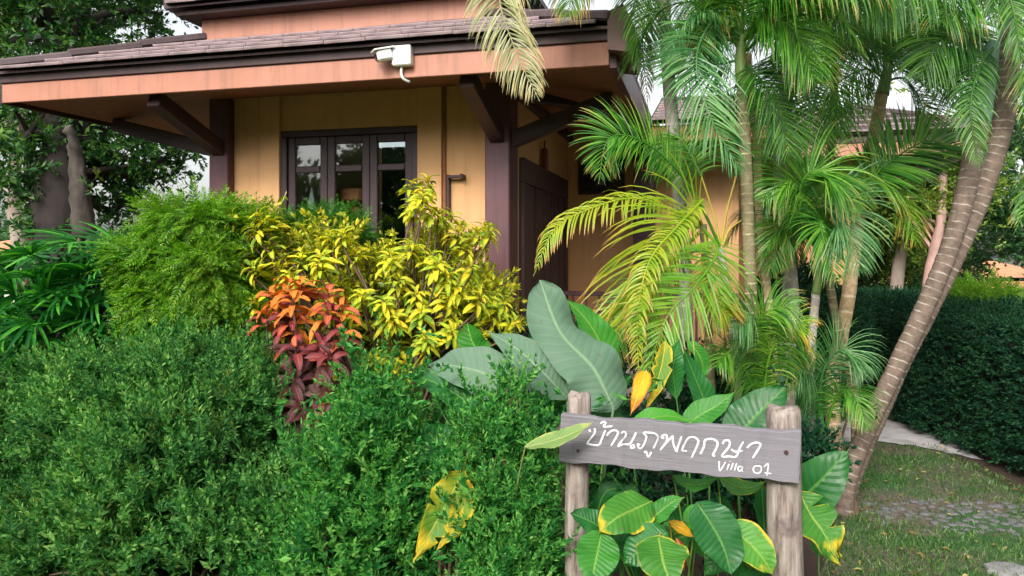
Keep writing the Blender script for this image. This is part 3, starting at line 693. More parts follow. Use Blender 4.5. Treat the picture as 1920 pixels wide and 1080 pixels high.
# low roof joining porch and wing
ja, jb, jv = ER+.06, 2.35, 1.95
hp('fascia', *bevbox((ja, jv-.03, 2.76), (jb, jv, 2.93), .004), M_soff); hp('fascia', *bevbox((jb, jv-.03, 2.75), (jb+.04, 5.6, 2.95), .004), M_dark)
hp('soffit', *quadslab((ja, jv, 2.79), (jb, jv, 2.79), (jb, 5.4, 2.95), (ja, 5.4, 2.95), .02), M_soff)
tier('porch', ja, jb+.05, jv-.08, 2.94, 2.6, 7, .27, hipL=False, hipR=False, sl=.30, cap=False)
# wing roof
we = 4.74; wr = hu(1836, we); wl = 1.0; wzb = 3.165
hp('fascia', *bevbox((wl, we-.03, ZE), (wr, we, 3.06), .004), M_fasc); hp('fascia', *bevbox((wl, we-.05, 3.062), (wr+.02, we, 3.15), .004), M_dark)
hp('fascia', *bevbox((wr, we-.03, ZE-.01), (wr+.04, 9.5, 3.16), .004), M_dark)
hp('soffit', *quadslab((wl, we, ZE+.01), (wr, we, ZE+.01), (WR, 5.5, ZW), (wl, 5.5, ZW), .02), M_soff)
hp('soffit', *quadslab((wr, we, ZE+.01), (wr, 9.5, ZE+.01), (WR, 9.5, ZW), (WR, 5.5, ZW), .02), M_soff)
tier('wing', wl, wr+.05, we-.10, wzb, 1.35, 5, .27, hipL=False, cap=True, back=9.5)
hp('brace', *beam((WR, 5.5, 2.5), (wr-.1, we+.1, ZE), .12, .13), M_dark)
# front window / folding door: frame, leaves with two panes each
def leafdoor(x0, x1, z0, z1, y, parent):
    fr = G(); s = .075
    for lo, hi in (((x0, z0), (x0+s, z1)), ((x1-s, z0), (x1, z1)), ((x0+s, z1-.07), (x1-s, z1)), ((x0+s, z0), (x1-s, z0+.18)), ((x0+s, zm-.03), (x1-s, zm+.03)), ((x0+s, 1.33), (x1-s, 1.40))):
        fr.put(*bevbox((lo[0]+.001, y, lo[1]), (hi[0]-.001, y+.045, hi[1]), .006))
    lf = hp('window_sash', np.vstack(fr.V), fr.fs(), M_frame, parent)
    return lf
zm = hz(315, hu(655, .1), .1)
fw = hp('window', *bevbox((wx0, .085, wz1-.06), (wx1, .20, wz1), .006), M_frame)
ORG[fw.name] = ORG[house.name]
hp('frame', *bevbox((wx0, .085, FL), (wx0+.06, .20, wz1-.06), .006), M_frame, fw); hp('frame', *bevbox((wx1-.06, .085, FL), (wx1, .20, wz1-.06), .006), M_frame, fw)
xs_ = [wx0+.06, hu(613, .1), hu(692, .1), wx1-.06]
for k in range(3):
    leafdoor(xs_[k], xs_[k+1], FL, wz1-.06, .11, fw)
    for a0, a1 in ((.60, 1.33), (1.40, zm-.03), (zm+.03, wz1-.13)):
        hp('pane', *box((xs_[k]+.07, .128, a0), (xs_[k+1]-.07, .134, a1)), M_glass, fw)
# room behind the window: white curtain, two plain orange blocks just inside the panes
hp('curtain', *prism([(hu(571, .3), .6), (hu(598, .3), .6), (hu(592, .3), 2.05), (hu(586, .3), 2.22), (hu(579, .3), 2.05)], .28, .31), M_curt)
hp('orange_block', *bevbox((hu(636, .3), .3, hz(376, -1, .3)), (hu(676, .3), .5, hz(350, -1, .3)), .02), M_lampc)
hp('orange_block', *bevbox((hu(634, .3), .32, hz(430, -1, .3)), (hu(670, .3), .5, hz(385, -1, .3)), .02), M_lampc)
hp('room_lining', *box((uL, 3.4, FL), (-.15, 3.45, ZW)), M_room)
# side sliding door of dark slats
dr = hp('sliding_door', *bevbox((-.03, dv0, dz-.22), (.03, dv1, dz), .006), M_dark)
ORG[dr.name] = ORG[house.name]
hp('frame', *bevbox((-.03, dv0, FL), (.03, dv0+.10, dz-.22), .006), M_dark, dr); hp('frame', *bevbox((-.03, dv1-.13, FL), (.03, dv1, dz-.22), .006), M_dark, dr)
for k in range(5):
    a0 = dv0+.11+k*.39; hp('door_panel', *bevbox((-.015, a0+.01, FL+.02), (.012+.006*(k % 2), a0+.375, dz-.225), .006), M_frame if k % 2 else M_dark, dr)
    hp('stile', *bevbox((.0, a0-.012, FL+.02), (.028, a0+.02, dz-.225), .004), M_dark, dr)
wl_ = thing('wall_lantern', 'small reddish carved ornament hanging above the dark sliding door', 'ornament', H2W(.0, 1.33, 2.55), rz=TH)
add('body', *bevbox((0, -.05, -.12), (.05, .05, .10), .02), plain('red_wood', (.20, .03, .02), .5), wl_, local=True); add('hanger', *tube([(.02, 0, .10), (.02, 0, .18)], .008, 6), M_dark, wl_, local=True)
# picture / opening on the back wall
u0p, u1p = hu(1085, VB), hu(1172, VB); zp0, zp1 = hz(365, u0p, VB), hz(302, u0p, VB)
pic = thing('wall_picture', 'dark framed picture hung on the porch back wall', 'picture', H2W((u0p+u1p)/2, VB, (zp0+zp1)/2), rz=TH)
w2, h2 = (u1p-u0p)/2, (zp1-zp0)/2
g = G()
for lo, hi in (((-w2, h2-.04), (w2, h2)), ((-w2, -h2), (w2, -h2+.04)), ((-w2, -h2+.04), (-w2+.04, h2-.04)), ((w2-.04, -h2+.04), (w2, h2-.04))): g.put(*bevbox((lo[0], -.04, lo[1]), (hi[0], -.004, hi[1]), .005))
add('frame', np.vstack(g.V), g.fs(), M_dark, pic, local=True); add('canvas', *box((-w2+.04, -.02, -h2+.04), (w2-.04, -.01, h2-.04)), M_black, pic, local=True)
V, Fs = stone_mesh(9, None), None
bl = bpy.data.objects.new('pale_motif', mk_mesh('pale_motif', np.array([[-.06, -.022, -.10], [.05, -.022, -.09], [.06, -.022, .0], [.0, -.022, .06], [-.05, -.022, .01]]), [np.array([[0, 1, 2], [0, 2, 3], [0, 3, 4]])], plain('pale_motif_paint', (.22, .17, .15), .6))); COL.objects.link(bl); bl.parent = pic
# railing round the porch
rl = thing('porch_railing', 'dark red timber porch railing with thin balusters beside the sliding door', 'railing', H2W(.9, 1.75, FL), rz=TH)
ztop = hz(547, .7, 1.75)-FL
add('rail', *bevbox((-.85, -.03, ztop-.045), (1.0, .03, ztop), .006), M_post, rl, local=True); add('rail', *bevbox((-.85, -.02, .08), (1.0, .02, .12), .006), M_post, rl, local=True)
for k in range(14): add('baluster', *bevbox((-.82+k*.14, -.012, .12), (-.796+k*.14, .012, ztop-.045), .003), M_post, rl, local=True)
# camera on the fascia
cw = thing('security_camera', 'white security camera with square junction box fixed on the salmon fascia', 'security camera', H2W(hu(759, -OV-.03), -OV-.03, hz(110, hu(759, -OV), -OV)), rz=TH)
add('junction_box', *bevbox((-.072, -.075, -.072), (.072, -.003, .072), .008), M_white, cw, local=True)
g = G(); a = np.arange(16)/16*6.283; g.put(*tube([(0, -.075, 0), (0, -.079, 0)], .028, 14)); add('cover_disc', np.vstack(g.V), g.fs(), plain('grey_disc', (.5, .52, .6), .4), cw, local=True)
V, Fs = beam((-.078, -.06, .012), (-.165, -.13, -.018), .085, .078, b=.014); add('camera_body', V, Fs, M_white, cw, local=True)
V, Fs = beam((-.070, -.055, .060), (-.185, -.148, .020), .10, .012, b=.004); add('sun_shield', V, Fs, M_white, cw, local=True)
V, Fs = tube([(-.164, -.129, -.018), (-.170, -.134, -.020)], .026, 12); add('lens', V, Fs, M_black, cw, local=True)
add('cable', *tube(spline([(-.01, -.03, -.07), (-.015, -.03, -.12), (.0, -.02, -.16), (.03, .02, -.175)], 12), .010, 7), M_white, cw, local=True, smooth=True)

# ================================================================== SIGN
BL, BR = np.array([.180, 2.80]), np.array([.976, 2.53]); bd = nrm(BR-BL); bn = np.array([bd[1], -bd[0]])       # bn points to the camera
ang = math.atan2(bd[1], bd[0]); LB = np.linalg.norm(BR-BL)
sign = thing('villa_sign', 'weathered grey wooden name board on two log posts with white hand lettering', 'sign', (*((BL+BR)/2), 0), rz=ang)
def s_loc(px, py, off=.0):                                       # a picture point dropped on the board's face, in the sign's own axes
    d = np.array([(px-CX)/F, 1.0]); k = ((BL-bn*-off)@bn)/(d@bn); q = d*k; z = EYE-(py-HY)/F*k
    return np.array([(q-(BL+BR)/2)@bd, -off, z])
zt, zbm = .990, .822
nv_ = 40; xs = np.linspace(-LB/2, LB/2, nv_); V = []; 
ed = lambda x, s: .0035*np.sin(x*23+s)+.002*np.sin(x*61+s*2)
for x in xs:
    for (y, z) in ((0, zbm+ed(x, 1)), (0, zt+ed(x, 4)), (.006, zt+.004+ed(x, 4)), (.034, zt+.004+ed(x, 4)), (.038, zt+ed(x, 4)), (.038, zbm+ed(x, 1)), (.03, zbm-.004+ed(x, 1)), (.006, zbm-.004+ed(x, 1))): V.append((x+(.004*math.sin(z*90) if x in (xs[0], xs[-1]) else 0), y, z))
Q = [[i*8+j, (i+1)*8+j, (i+1)*8+(j+1) % 8, i*8+(j+1) % 8] for i in range(nv_-1) for j in range(8)]
V += [(-LB/2, .02, .9), (LB/2, .02, .9)]; c0 = len(V)-2
Tt = [[c0, j, (j+1) % 8] for j in range(8)]+[[c0+1, (nv_-1)*8+(j+1) % 8, (nv_-1)*8+j] for j in range(8)]
add('board', V, [np.array(Q), np.array(Tt)], M_board, sign, local=True)
def log_post(px, ytop, wpx, off, seed, lean=0):
    r = np.random.default_rng(seed); c = s_loc(px, ytop, -off); w = wpx/F*2.66/2; zs = np.concatenate([np.linspace(-.1, c[2]-.03, 34), [c[2]-.012, c[2]]]); sd_ = 18; V = []
    a = np.arange(sd_)/sd_*6.283
    for k, z in enumerate(zs):
        q = np.array([np.cos(a), np.sin(a), 0*a+z]).T; rr = w*(1+.07*wob(q*np.array([1, 1, .6])+seed, 3.5)+.03*wob(q+seed, 11)); rr = rr*np.where(np.abs(np.cos(a*2.5+seed)) < .12, .93, 1)
        if k == len(zs)-2: rr = rr*.95
        if k == len(zs)-1: rr = rr*.80
        xo = c[0]+lean*(z-c[2])+.006*math.sin(z*5+seed)
        V += [(xo+math.cos(t)*q_, off+math.sin(t)*q_, z+(.008*math.sin(t*2+seed) if k > 33 else 0)) for t, q_ in zip(a, rr)]
    m = len(zs); V.append((c[0], off, c[2]+.004)); Q = [[i*sd_+j, i*sd_+(j+1) % sd_, (i+1)*sd_+(j+1) % sd_, (i+1)*sd_+j] for i in range(m-1) for j in range(sd_)]
    return add('post', V, [np.array(Q), np.array([[(m-1)*sd_+j, (m-1)*sd_+(j+1) % sd_, m*sd_] for j in range(sd_)])], M_log, sign, local=True, smooth=True)
log_post(1084, 737, 47, .038+.046, 2); log_post(1466, 763, 62, .038+.056, 8, -.035)
ZA = lambda pts: [(1090+x/10.667, 780+y/10.667) for x, y in pts]; ZB = lambda pts: [(1260+x/10.667, 800+y/10.667) for x, y in pts]; ZC = lambda pts: [(1030+x/3.84, 720+y/3.84) for x, y in pts]
strokes = [ZA([(150, 300), (168, 285), (178, 322)]), ZA([(262, 248), (274, 310), (238, 390), (130, 530), (150, 565), (345, 580), (405, 470), (482, 285)]),
 ZA([(385, 158), (438, 118), (488, 142), (446, 214), (540, 216), (622, 204)]), ZA([(508, 402), (560, 330), (650, 288), (722, 312), (724, 375), (590, 610)]),
 ZA([(800, 350), (850, 316), (888, 345), (872, 420), (735, 600), (830, 572), (965, 562), (1040, 450), (1095, 330)]), ZA([(985, 575), (1000, 645), (1058, 625), (1030, 568)]),
 ZA([(1180, 585), (1128, 570), (1142, 632), (1192, 648), (1252, 570), (1300, 440), (1290, 395), (1245, 338), (1345, 336), (1470, 352), (1532, 412), (1518, 495), (1430, 672)]),
 ZA([(1258, 735), (1300, 722), (1322, 800), (1352, 815), (1402, 720)]), ZA([(1660, 445), (1608, 430), (1645, 385), (1702, 388), (1712, 455), (1690, 535), (1575, 690)]),
 ZA([(1640, 600), (1740, 490), (1838, 395)]), ZB([(12, 185), (25, 330), (85, 495), (112, 430), (192, 190)]),
 ZB([(300, 495), (218, 482), (212, 440), (300, 262), (360, 216), (450, 216), (520, 270), (515, 355), (385, 640)]),
 ZB([(562, 560), (640, 400), (652, 292), (720, 250), (830, 256), (910, 320), (890, 430), (818, 566), (866, 590)]),
 ZB([(1012, 350), (1050, 286), (1120, 276), (1156, 322), (1130, 420), (1000, 592), (1150, 598), (1280, 604), (1350, 450), (1430, 300)]), ZB([(1180, 455), (1270, 505), (1420, 488)]),
 ZB([(1500, 432), (1580, 352), (1680, 322), (1762, 342), (1760, 400), (1610, 640)])]
small = [ZB([(942, 690), (958, 880), (1072, 705)]), ZB([(1142, 745), (1096, 870)]), ZB([(1160, 690), (1156, 702)]), ZB([(1222, 725), (1172, 880)]), ZB([(1290, 735), (1246, 890)]),
 ZB([(1400, 805), (1340, 800), (1318, 850), (1350, 890), (1400, 850), (1412, 800), (1400, 870), (1412, 912)]),
 ZB([(1720, 785), (1650, 800), (1625, 860), (1660, 925), (1740, 930), (1785, 870), (1775, 800), (1720, 785)]), ZC([(1545, 598), (1576, 578), (1566, 664)]), ZC([(1548, 640), (1602, 646)])]
g = G()
for st_, wpx in [(s, 4.0) for s in strokes]+[(s, 2.7) for s in small]:
    p = np.array([s_loc(x, y, .0015) for x, y in st_]); nn = 4+6*len(p) if len(p) > 2 else 6; q = spline(p, nn); r_ = wpx/F*2.66/2
    rad = r_*(1+.10*np.sin(np.arange(nn)*1.3)); rad[0] *= .6; rad[-1] *= .55
    g.put(*tube(q, rad, 8, True, squash=((0, -1, 0), .28)))
add('lettering', np.vstack(g.V), g.fs(), M_paint, sign, local=True, smooth=True)
q = s_loc(1474, 848); add('nail', *tube([(q[0], .0, q[2]), (q[0], -.005, q[2])], .0075, 10), M_dark, sign, local=True)
q = s_loc(1084, 845); add('nail', *tube([(q[0], .0, q[2]), (q[0], -.005, q[2])], .006, 10), M_dark, sign, local=True)

# ================================================================== BIG HEDGE AND SHRUBS
SP = [sprigT(6, 1, .30, .19, 55, seed=k) for k in range(3)]
SPs = [sprigT(4, 1, .42, .22, 50, seed=k+9) for k in range(3)]
FE = [sprigT(9, 1, .26, .13, 55, True, seed=k+20) for k in range(3)]
def shrub(name, label, cat, blobs, n, tp, size, mat, seed, group=None, ntw=14, tw=M_twig, shoots=None, plumes=None, **kw):
    c = np.mean([b[0] for b in blobs], 0); t = thing(name, label, cat, (c[0], c[1], 0), group)
    twigs('stem', t, (c[0], c[1], 0), blobs, ntw, tw, seed+1)
    leafy('foliage', t, blobs, n, tp, size, mat, seed, **kw)
    if plumes:                                                   # arching leafy branches that break the outline
        r = np.random.default_rng(seed+8); p, N = blob_points(blobs, plumes[0], r, .02, zmin=.12, woba=kw.get('woba', .12), wobf=kw.get('wobf', 3.0)); g = G(); pick = r.integers(0, 3, len(p))
        D = nrm(N*.75+[.12, -.15, .55]+r.normal(0, .28, N.shape)); sz = plumes[1]*r.uniform(.55, 1.3, len(p)); D = nrm(D+.45*np.stack([wob(p, 4), 0*sz, wob(p+6, 4)], -1)); p = p-D*(sz*.62)[:, None]-N*(.30*np.clip(-.1-wob(p+2, 5.5), 0, 1))[:, None]; Nn = nrm(N*.3+[0, 0, 1.]+r.normal(0, .2, N.shape))
        for q in range(3):
            m = pick == q
            if m.any(): g.put(*scatter(PLT[q], frames(D[m], Nn[m], sz[m]), p[m]))
        g.make('leafy_branches', plumes[2], t, kind='stuff')
    if shoots:                                                   # long fresh shoots in drifts on the upper side
        r = np.random.default_rng(seed+5); p, N = blob_points(blobs, shoots[0]*3, r, .015, woba=kw.get('woba', .12), wobf=kw.get('wobf', 3.0))
        k = (N[:, 2]*.6-N[:, 1]*.5+.9*wob(p+4, 4.5)+.4*wob(p, 11)) > shoots[3]; p, N = p[k][:shoots[0]], N[k][:shoots[0]]
        D = nrm(N*.8+[0, -.1, .75]+r.normal(0, .38, N.shape)); Nn = nrm(N*.5+[0, 0, 1.]+r.normal(0, .4, N.shape)); g = G()
        pick = r.integers(0, 3, len(p))
        for q in range(3):
            m = pick == q
            if m.any(): g.put(*scatter(SHT[q], frames(D[m], Nn[m], shoots[1]*r.uniform(.6, 1.4, m.sum())), p[m]))
        g.make('fresh_growth', shoots[2], t, kind='stuff')
    return t
def plumeT(seed, tp, m=13, bend=.35, sl=.30):
    r = np.random.default_rng(seed); V = []; Fs = []; k = 0
    t = np.linspace(0, 1, 10); ax = np.c_[.10*np.sin(t*3+seed)*t, t, -bend*t*t*.6]
    TV, TF = tube(ax, np.linspace(.012, .004, 10), 4, False); V.append(TV); F3 = [np.vstack([q[:, :3], q[:, [0, 2, 3]]]) if q.shape[1] == 4 else q for q in TF]; Fs += F3; k = len(TV)
    for i in range(m):
        f = .12+.88*i/(m-1); p = np.array([np.interp(f, t, ax[:, j]) for j in range(3)]); a = i*2.4+r.uniform(-.5, .5); th = math.radians(r.uniform(25, 60))*(1-.5*f)
        D = np.array([math.cos(a)*math.sin(th), math.cos(th), math.sin(a)*math.sin(th)]); tpl = tp[r.integers(len(tp))]
        M = frames(np.array([D]), r.normal(size=(1, 3))*.4+[0, 0, 1], [sl*r.uniform(.7, 1.2)*(1.15-.4*f)])[0]
        V.append(tpl[0]@M.T+p); Fs.append(tpl[1][0]+k); k += len(tpl[0])
    return np.vstack(V), [np.vstack(Fs)]
PLT = [plumeT(k, [sprigT(5, 1, .36+.05*k, .21, 52, seed=k+80)], m=15, bend=.6, sl=.27) for k in range(3)]
SHT = [sprigT(7, 1, .26, .21, 48, seed=k+60) for k in range(3)]
L_fresh = leafmat('fresh_shoot_leaf', (.03, .17, .03), (.08, .33, .06), (.26, .56, .12), .36, nscale=5, spec=.25)
L_freshc = leafmat('cool_shoot_leaf', (.035, .16, .035), (.09, .30, .06), (.28, .52, .13), .36, nscale=5, spec=.22, rough=.55)
GH = 'shrubs of the front hedge'
shrub('hedge_shrub', 'wide dark green hedge shrub sloping down to the grass in the corner', 'hedge', [((-2.85, 4.55, .40), (.7, .45, .46)), ((-2.15, 4.25, .50), (.6, .5, .54)), ((-3.3, 4.6, .40), (.6, .5, .42)), ((-2.25, 4.25, .24), (.5, .36, .30)), ((-2.5, 4.65, .66), (.5, .4, .34)), ((-1.95, 4.45, .70), (.45, .35, .30)), ((-1.95, 4.1, .45), (.35, .4, .45))], 2300, SP, .12, L_hedge, 31, GH, 90, depth=.16, plumes=(560, .40, L_hedge), woba=.20, wobf=3.6, pock=.34, shoots=(700, .16, L_freshc, .5))
shrub('hedge_shrub', 'dense green hedge shrub in front of the feathery lime bush', 'hedge', [((-1.72, 4.05, .50), (.45, .48, .52)), ((-1.62, 3.7, .38), (.42, .42, .44)), ((-1.40, 3.5, .2), (.55, .4, .33)), ((-1.62, 4.4, .70), (.40, .32, .30)), ((-1.46, 4.15, .60), (.22, .34, .40)), ((-1.10, 3.62, .28), (.34, .36, .34)), ((-1.9, 3.6, .2), (.4, .4, .3))], 2300, SP, .12, L_hedge, 33, GH, 90, depth=.16, plumes=(560, .40, L_hedge), woba=.22, wobf=3.8, pock=.34, shoots=(800, .16, L_freshc, .4))
shrub('hedge_shrub', 'loose mid green shrub under the red leaved croton', 'shrub', [((-.66, 3.40, .42), (.22, .30, .44)), ((-.63, 3.45, .86), (.13, .18, .24)), ((-.78, 3.25, .2), (.26, .3, .32)), ((-.50, 3.25, .25), (.14, .24, .32)), ((-.76, 3.3, .62), (.12, .18, .20)), ((-.50, 3.42, .60), (.08, .16, .20))], 700, SPs, .115, L_shrub, 35, GH, 60, depth=.14, plumes=(210, .36, L_shrub), woba=.32, wobf=5, pock=.3, pf=10, shoots=(380, .13, L_fresh, .4))
shrub('hedge_shrub', 'bright green airy shrub beside the sign post under the grey leaves', 'shrub', [((-.02, 3.1, .44), (.16, .24, .34)), ((-.06, 3.15, .74), (.12, .15, .20)), ((-.05, 3.0, .18), (.22, .28, .32)), ((.06, 3.1, .66), (.08, .14, .18)), ((-.20, 3.12, .74), (.07, .12, .10)), ((-.0, 3.1, .96), (.04, .07, .12))], 550, SPs, .105, L_shrub, 37, GH, 60, depth=.14, plumes=(190, .33, L_shrub), woba=.32, wobf=5, pock=.28, pf=10, shoots=(450, .12, L_fresh, .2))
GF = 'feathery bushes before the facade'
def Bp(px, py, Y, rx, ry=None, rz_=None): return (tuple(P(px, py, Y)), (rx/F*Y, (ry or rx)/F*Y, (rz_ or rx)/F*Y))
shrub('feathery_bush', 'lime green feathery bush with drooping sprays standing by the plum post', 'bush', [Bp(360, 430, 5.0, 75, 70, 52), Bp(430, 440, 5.2, 70, 70, 45), Bp(300, 500, 4.9, 65, 70, 55), Bp(390, 520, 4.9, 85, 80, 75), Bp(330, 570, 4.9, 75, 70, 60), Bp(440, 580, 5, 55, 60, 60)], 6000, FE, .15, L_feather, 41, GF, 18, depth=.06, grav=.8, up=0, spread=.42, woba=.38, wobf=6.5, pock=.25, pf=6)
shrub('feathery_bush', 'smaller green feathery bush below the window behind the yellow croton', 'bush', [Bp(620, 450, 5.8, 75, 70, 55), Bp(545, 460, 5.7, 60, 60, 48), Bp(600, 530, 5.7, 100, 70, 80)], 5000, FE, .13, leafmat('feathery_leaf_dark', (.02, .10, .012), (.045, .19, .02), (.10, .30, .03)), 43, GF, 12, depth=.06, grav=.6, up=0, spread=.5, woba=.25, wobf=5)

# lady palm with fan leaves
def fan_mesh(seed, L=.33, n=12):
    r = np.random.default_rng(seed); g = G()
    for k in range(n):
        a = math.radians(-78+156*k/(n-1)+r.uniform(-4, 4)); l = L*(.78+.22*math.cos(a))*r.uniform(.9, 1.05); w = .0135; S = 6; rows = []
        for s in range(S+1):
            f = s/S; y = f*l; zz_ = .05*f-.32*l*f*f*1.2; ww = w*np.interp(f, [0, .3, .8, 1], [.35, 1, .75, .25]); d = np.array([math.sin(a), math.cos(a), 0]); x = np.array([math.cos(a), -math.sin(a), 0])
            rows += [d*y-x*ww+[0, 0, zz_+.3*ww], d*y+[0, 0, zz_-.2*ww], d*y+x*ww+[0, 0, zz_+.3*ww]]
        Q = [[s*3+j, s*3+j+1, (s+1)*3+j+1, (s+1)*3+j] for s in range(S) for j in range(2)]; g.put(rows, [np.array(Q)])
    V, Fs = tube([(0, -.30, -.05), (0, -.15, 0), (0, 0, 0)], .005, 5, False); g.put(V, Fs)
    return mk_mesh('leaf', np.concatenate(g.V), g.fs(), L_lady, True)
FM = [fan_mesh(k) for k in range(4)]
GL = 'lady palms under the shade tree'
def lady(label, cx, pts, Y, seed):
    r = np.random.default_rng(seed); b = P(cx, 600, Y); t = thing('lady_palm', label, 'palm', (b[0], b[1], 0), GL)
    pts = [(px, py+32, dy) for px, py, dy in pts]; pts = pts+[(px+r.normal(0, 30), py+r.normal(0, 22)+10, dy+r.uniform(0, .35)) for px, py, dy in pts]
    for k, (px, py, dy) in enumerate(pts):
        c = P(px, py, Y+dy); dr_ = np.array([(px-cx)/90+r.normal(0, .5), -.65+r.normal(0, .3), .22+r.normal(0, .3)]); s = r.uniform(.85, 1.15)
        M = frames(np.array([dr_]), np.array([[r.normal(0, .4), -.6, .9]]), [s])[0]; inst('leaf', FM[k % 4], t, c, M)
    g = G()
    for k in range(9):
        q = P(cx+r.uniform(-70, 70), 470+r.uniform(-30, 60), Y+.2); bb = np.array([q[0]*.96+r.normal(0, .05), q[1]+.05, 0]); g.put(*tube(spline([bb, (bb+q)/2+r.normal(0, .03, 3), q], 8), .014, 7, False))
    g.make('stem', M_twig, t, smooth=True)
ra = np.random.default_rng(3)
lady('lady palm with glossy bright fans directly below the dark tree trunk', 150, [(140, 425, 0), (190, 450, 0), (222, 432, .1), (165, 480, -.1), (215, 490, 0), (120, 455, .1), (185, 520, -.1), (225, 530, 0), (140, 510, -.15), (235, 470, .1), (160, 440, .2), (200, 470, -.2), (120, 530, -.2), (150, 560, -.2), (200, 570, -.1), (110, 490, 0), (90, 440, .1), (240, 560, 0), (175, 600, -.1)], 5.0, 2)
lady('lady palm with low dark fans at the garden edge under the tree', 30, [(60, 445, 0), (20, 480, 0), (70, 490, -.1), (30, 520, -.1), (-20, 500, 0), (90, 520, -.1), (10, 560, -.2), (60, 570, -.2), (20, 600, -.2), (80, 600, -.1), (-10, 540, 0), (50, 540, .1), (-40, 460, .1), (40, 630, -.2), (100, 640, -.1)], 4.9, 4)
# dark undergrowth behind the hedge
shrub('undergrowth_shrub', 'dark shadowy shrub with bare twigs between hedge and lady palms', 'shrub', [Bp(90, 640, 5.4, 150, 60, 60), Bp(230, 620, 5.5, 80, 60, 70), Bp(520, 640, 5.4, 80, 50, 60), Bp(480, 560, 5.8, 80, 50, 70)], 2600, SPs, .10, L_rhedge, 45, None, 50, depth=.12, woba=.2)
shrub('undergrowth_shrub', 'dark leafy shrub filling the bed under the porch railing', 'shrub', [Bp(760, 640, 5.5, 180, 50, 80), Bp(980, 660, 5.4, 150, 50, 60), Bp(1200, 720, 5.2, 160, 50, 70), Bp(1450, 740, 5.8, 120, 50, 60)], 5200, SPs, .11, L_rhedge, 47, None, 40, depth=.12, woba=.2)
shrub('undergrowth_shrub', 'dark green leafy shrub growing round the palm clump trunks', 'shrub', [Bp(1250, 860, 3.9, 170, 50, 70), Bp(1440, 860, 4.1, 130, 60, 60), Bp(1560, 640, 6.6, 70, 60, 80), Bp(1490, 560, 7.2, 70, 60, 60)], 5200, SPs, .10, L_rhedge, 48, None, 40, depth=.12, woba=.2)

# ================================================================== CROTONS
def croton_leaf_mesh(seed, L, W, mat, shape='oval', bend=.25, tw=0):
    sp = [(0, 0, 0), (0, L*.35, L*.06), (0, L*.7, L*(.06-bend*.35)), (0, L, -L*bend*.8)]
    V, Fs, at = blade_geo(sp, W, np.array([0, 0, 1.]), nu=2, nv=9, fold=.35, ruffle=.06, shape=shape, seed=seed)
    return mk_mesh('leaf', V, Fs, mat, True, at)
CY = [croton_leaf_mesh(k, .125, .042, B_cy[k % 4], bend=.35+.1*(k % 3)) for k in range(12)]
CR = [croton_leaf_mesh(k+30, .22, .078, B_cr[k//2], bend=.35+.15*(k % 2)) for k in range(8)]
def croton(name, label, base, clusters, meshes, seed, per=12, size=1.0, stemr=.008, pick=None, maxobj=300, dr_=.15, scl=1.0):
    r = np.random.default_rng(seed); t = thing(name, label, 'shrub', (base[0], base[1], 0)); g = G(); cnt = 0; extra = []
    trunk_top = np.array([base[0], base[1], .55])
    for ci, (px, py, Y) in enumerate(clusters):
        c = P(px, py, Y); mid = (c+trunk_top)/2+np.array([r.normal(0, .05), r.normal(0, .05), -.05]); b0 = np.array([base[0]+r.normal(0, .1), base[1]+r.normal(0, .1), 0])
        sp = spline([b0, mid, c-np.array([0, 0, .06]), c+np.array([0, 0, .03])], 16); g.put(*tube(sp, np.linspace(stemr*1.5, stemr*.4, 16), 6, False))
        ax = nrm(c-mid+np.array([0, -.10, .12]))
        for k in range(per):
            f = k/per; a = k*2.4+r.uniform(-.3, .3); h = r.uniform(.15, 1.0)*(1-f)+.2
            rd = nrm(np.cross(ax, [math.cos(a), math.sin(a), .3])); D = nrm(rd*1.0+ax*(.05+.9*f)+np.array([0, 0, -dr_])+r.normal(0, .18, 3)); pos = c+ax*(.09*f-.05)*scl+rd*.006
            M = frames(np.array([D]), np.array([ax+r.normal(0, .2, 3)]), [size*r.uniform(.7, 1.12)*(1.05-.35*f)])[0]
            me = meshes[pick(ci, k, r, (px, py)) if pick else r.integers(len(meshes))]
            if cnt < maxobj: inst('leaf', me, t, pos, M)
            else: extra.append((me, M, pos))
            cnt += 1
    g.make('stem', M_twig, t, smooth=True)
    if extra:                                                    # leaves beyond the first 300: one joined part per colour kept in one mesh
        g = G(); mats = []; mi = []
        for me, M, pos in extra:
            nv = len(me.vertices); V = np.empty(nv*3); me.vertices.foreach_get('co', V); V = V.reshape(-1, 3)@M.T+pos
            Fq = np.array([p.vertices[:] for p in me.polygons]); lu = np.empty(nv); me.attributes['lu'].data.foreach_get('value', lu); lv = np.empty(nv); me.attributes['lv'].data.foreach_get('value', lv)
            g.put(V, [Fq], lu=lu, lv=lv)
            if me.materials[0] not in mats: mats.append(me.materials[0])
            mi += [mats.index(me.materials[0])]*len(Fq)
        o = g.make('foliage', mats[0], t, smooth=True, kind='stuff')
        for m_ in mats[1:]: o.data.materials.append(m_)
        o.data.polygons.foreach_set('material_index', np.array(mi, np.int32))
    return t
ycl = [(500, 425), (455, 487), (440, 478), (470, 500), (490, 410), (520, 425), (505, 450), (478, 432), (525, 505), (570, 480), (615, 450), (645, 470), (600, 500), (690, 478), (735, 462), (770, 350), (790, 375), (810, 400), (845, 410), (775, 395), (895, 440), (870, 465), (915, 430), (850, 470), (800, 460), (640, 540), (700, 520), (745, 500), (680, 560), (620, 590), (600, 625), (655, 625), (720, 570), (760, 545), (790, 520), (830, 520), (865, 520), (790, 590), (740, 600), (700, 615), (640, 645), (750, 640), (800, 640), (850, 590), (900, 570), (940, 575), (960, 610), (890, 610), (840, 640), (700, 680), (760, 690), (540, 545), (480, 570), (575, 530), (810, 560), (860, 560), (720, 650), (880, 505), (925, 600), (620, 690), (780, 665), (660, 590), (545, 520), (820, 600)]
ra = np.random.default_rng(77)
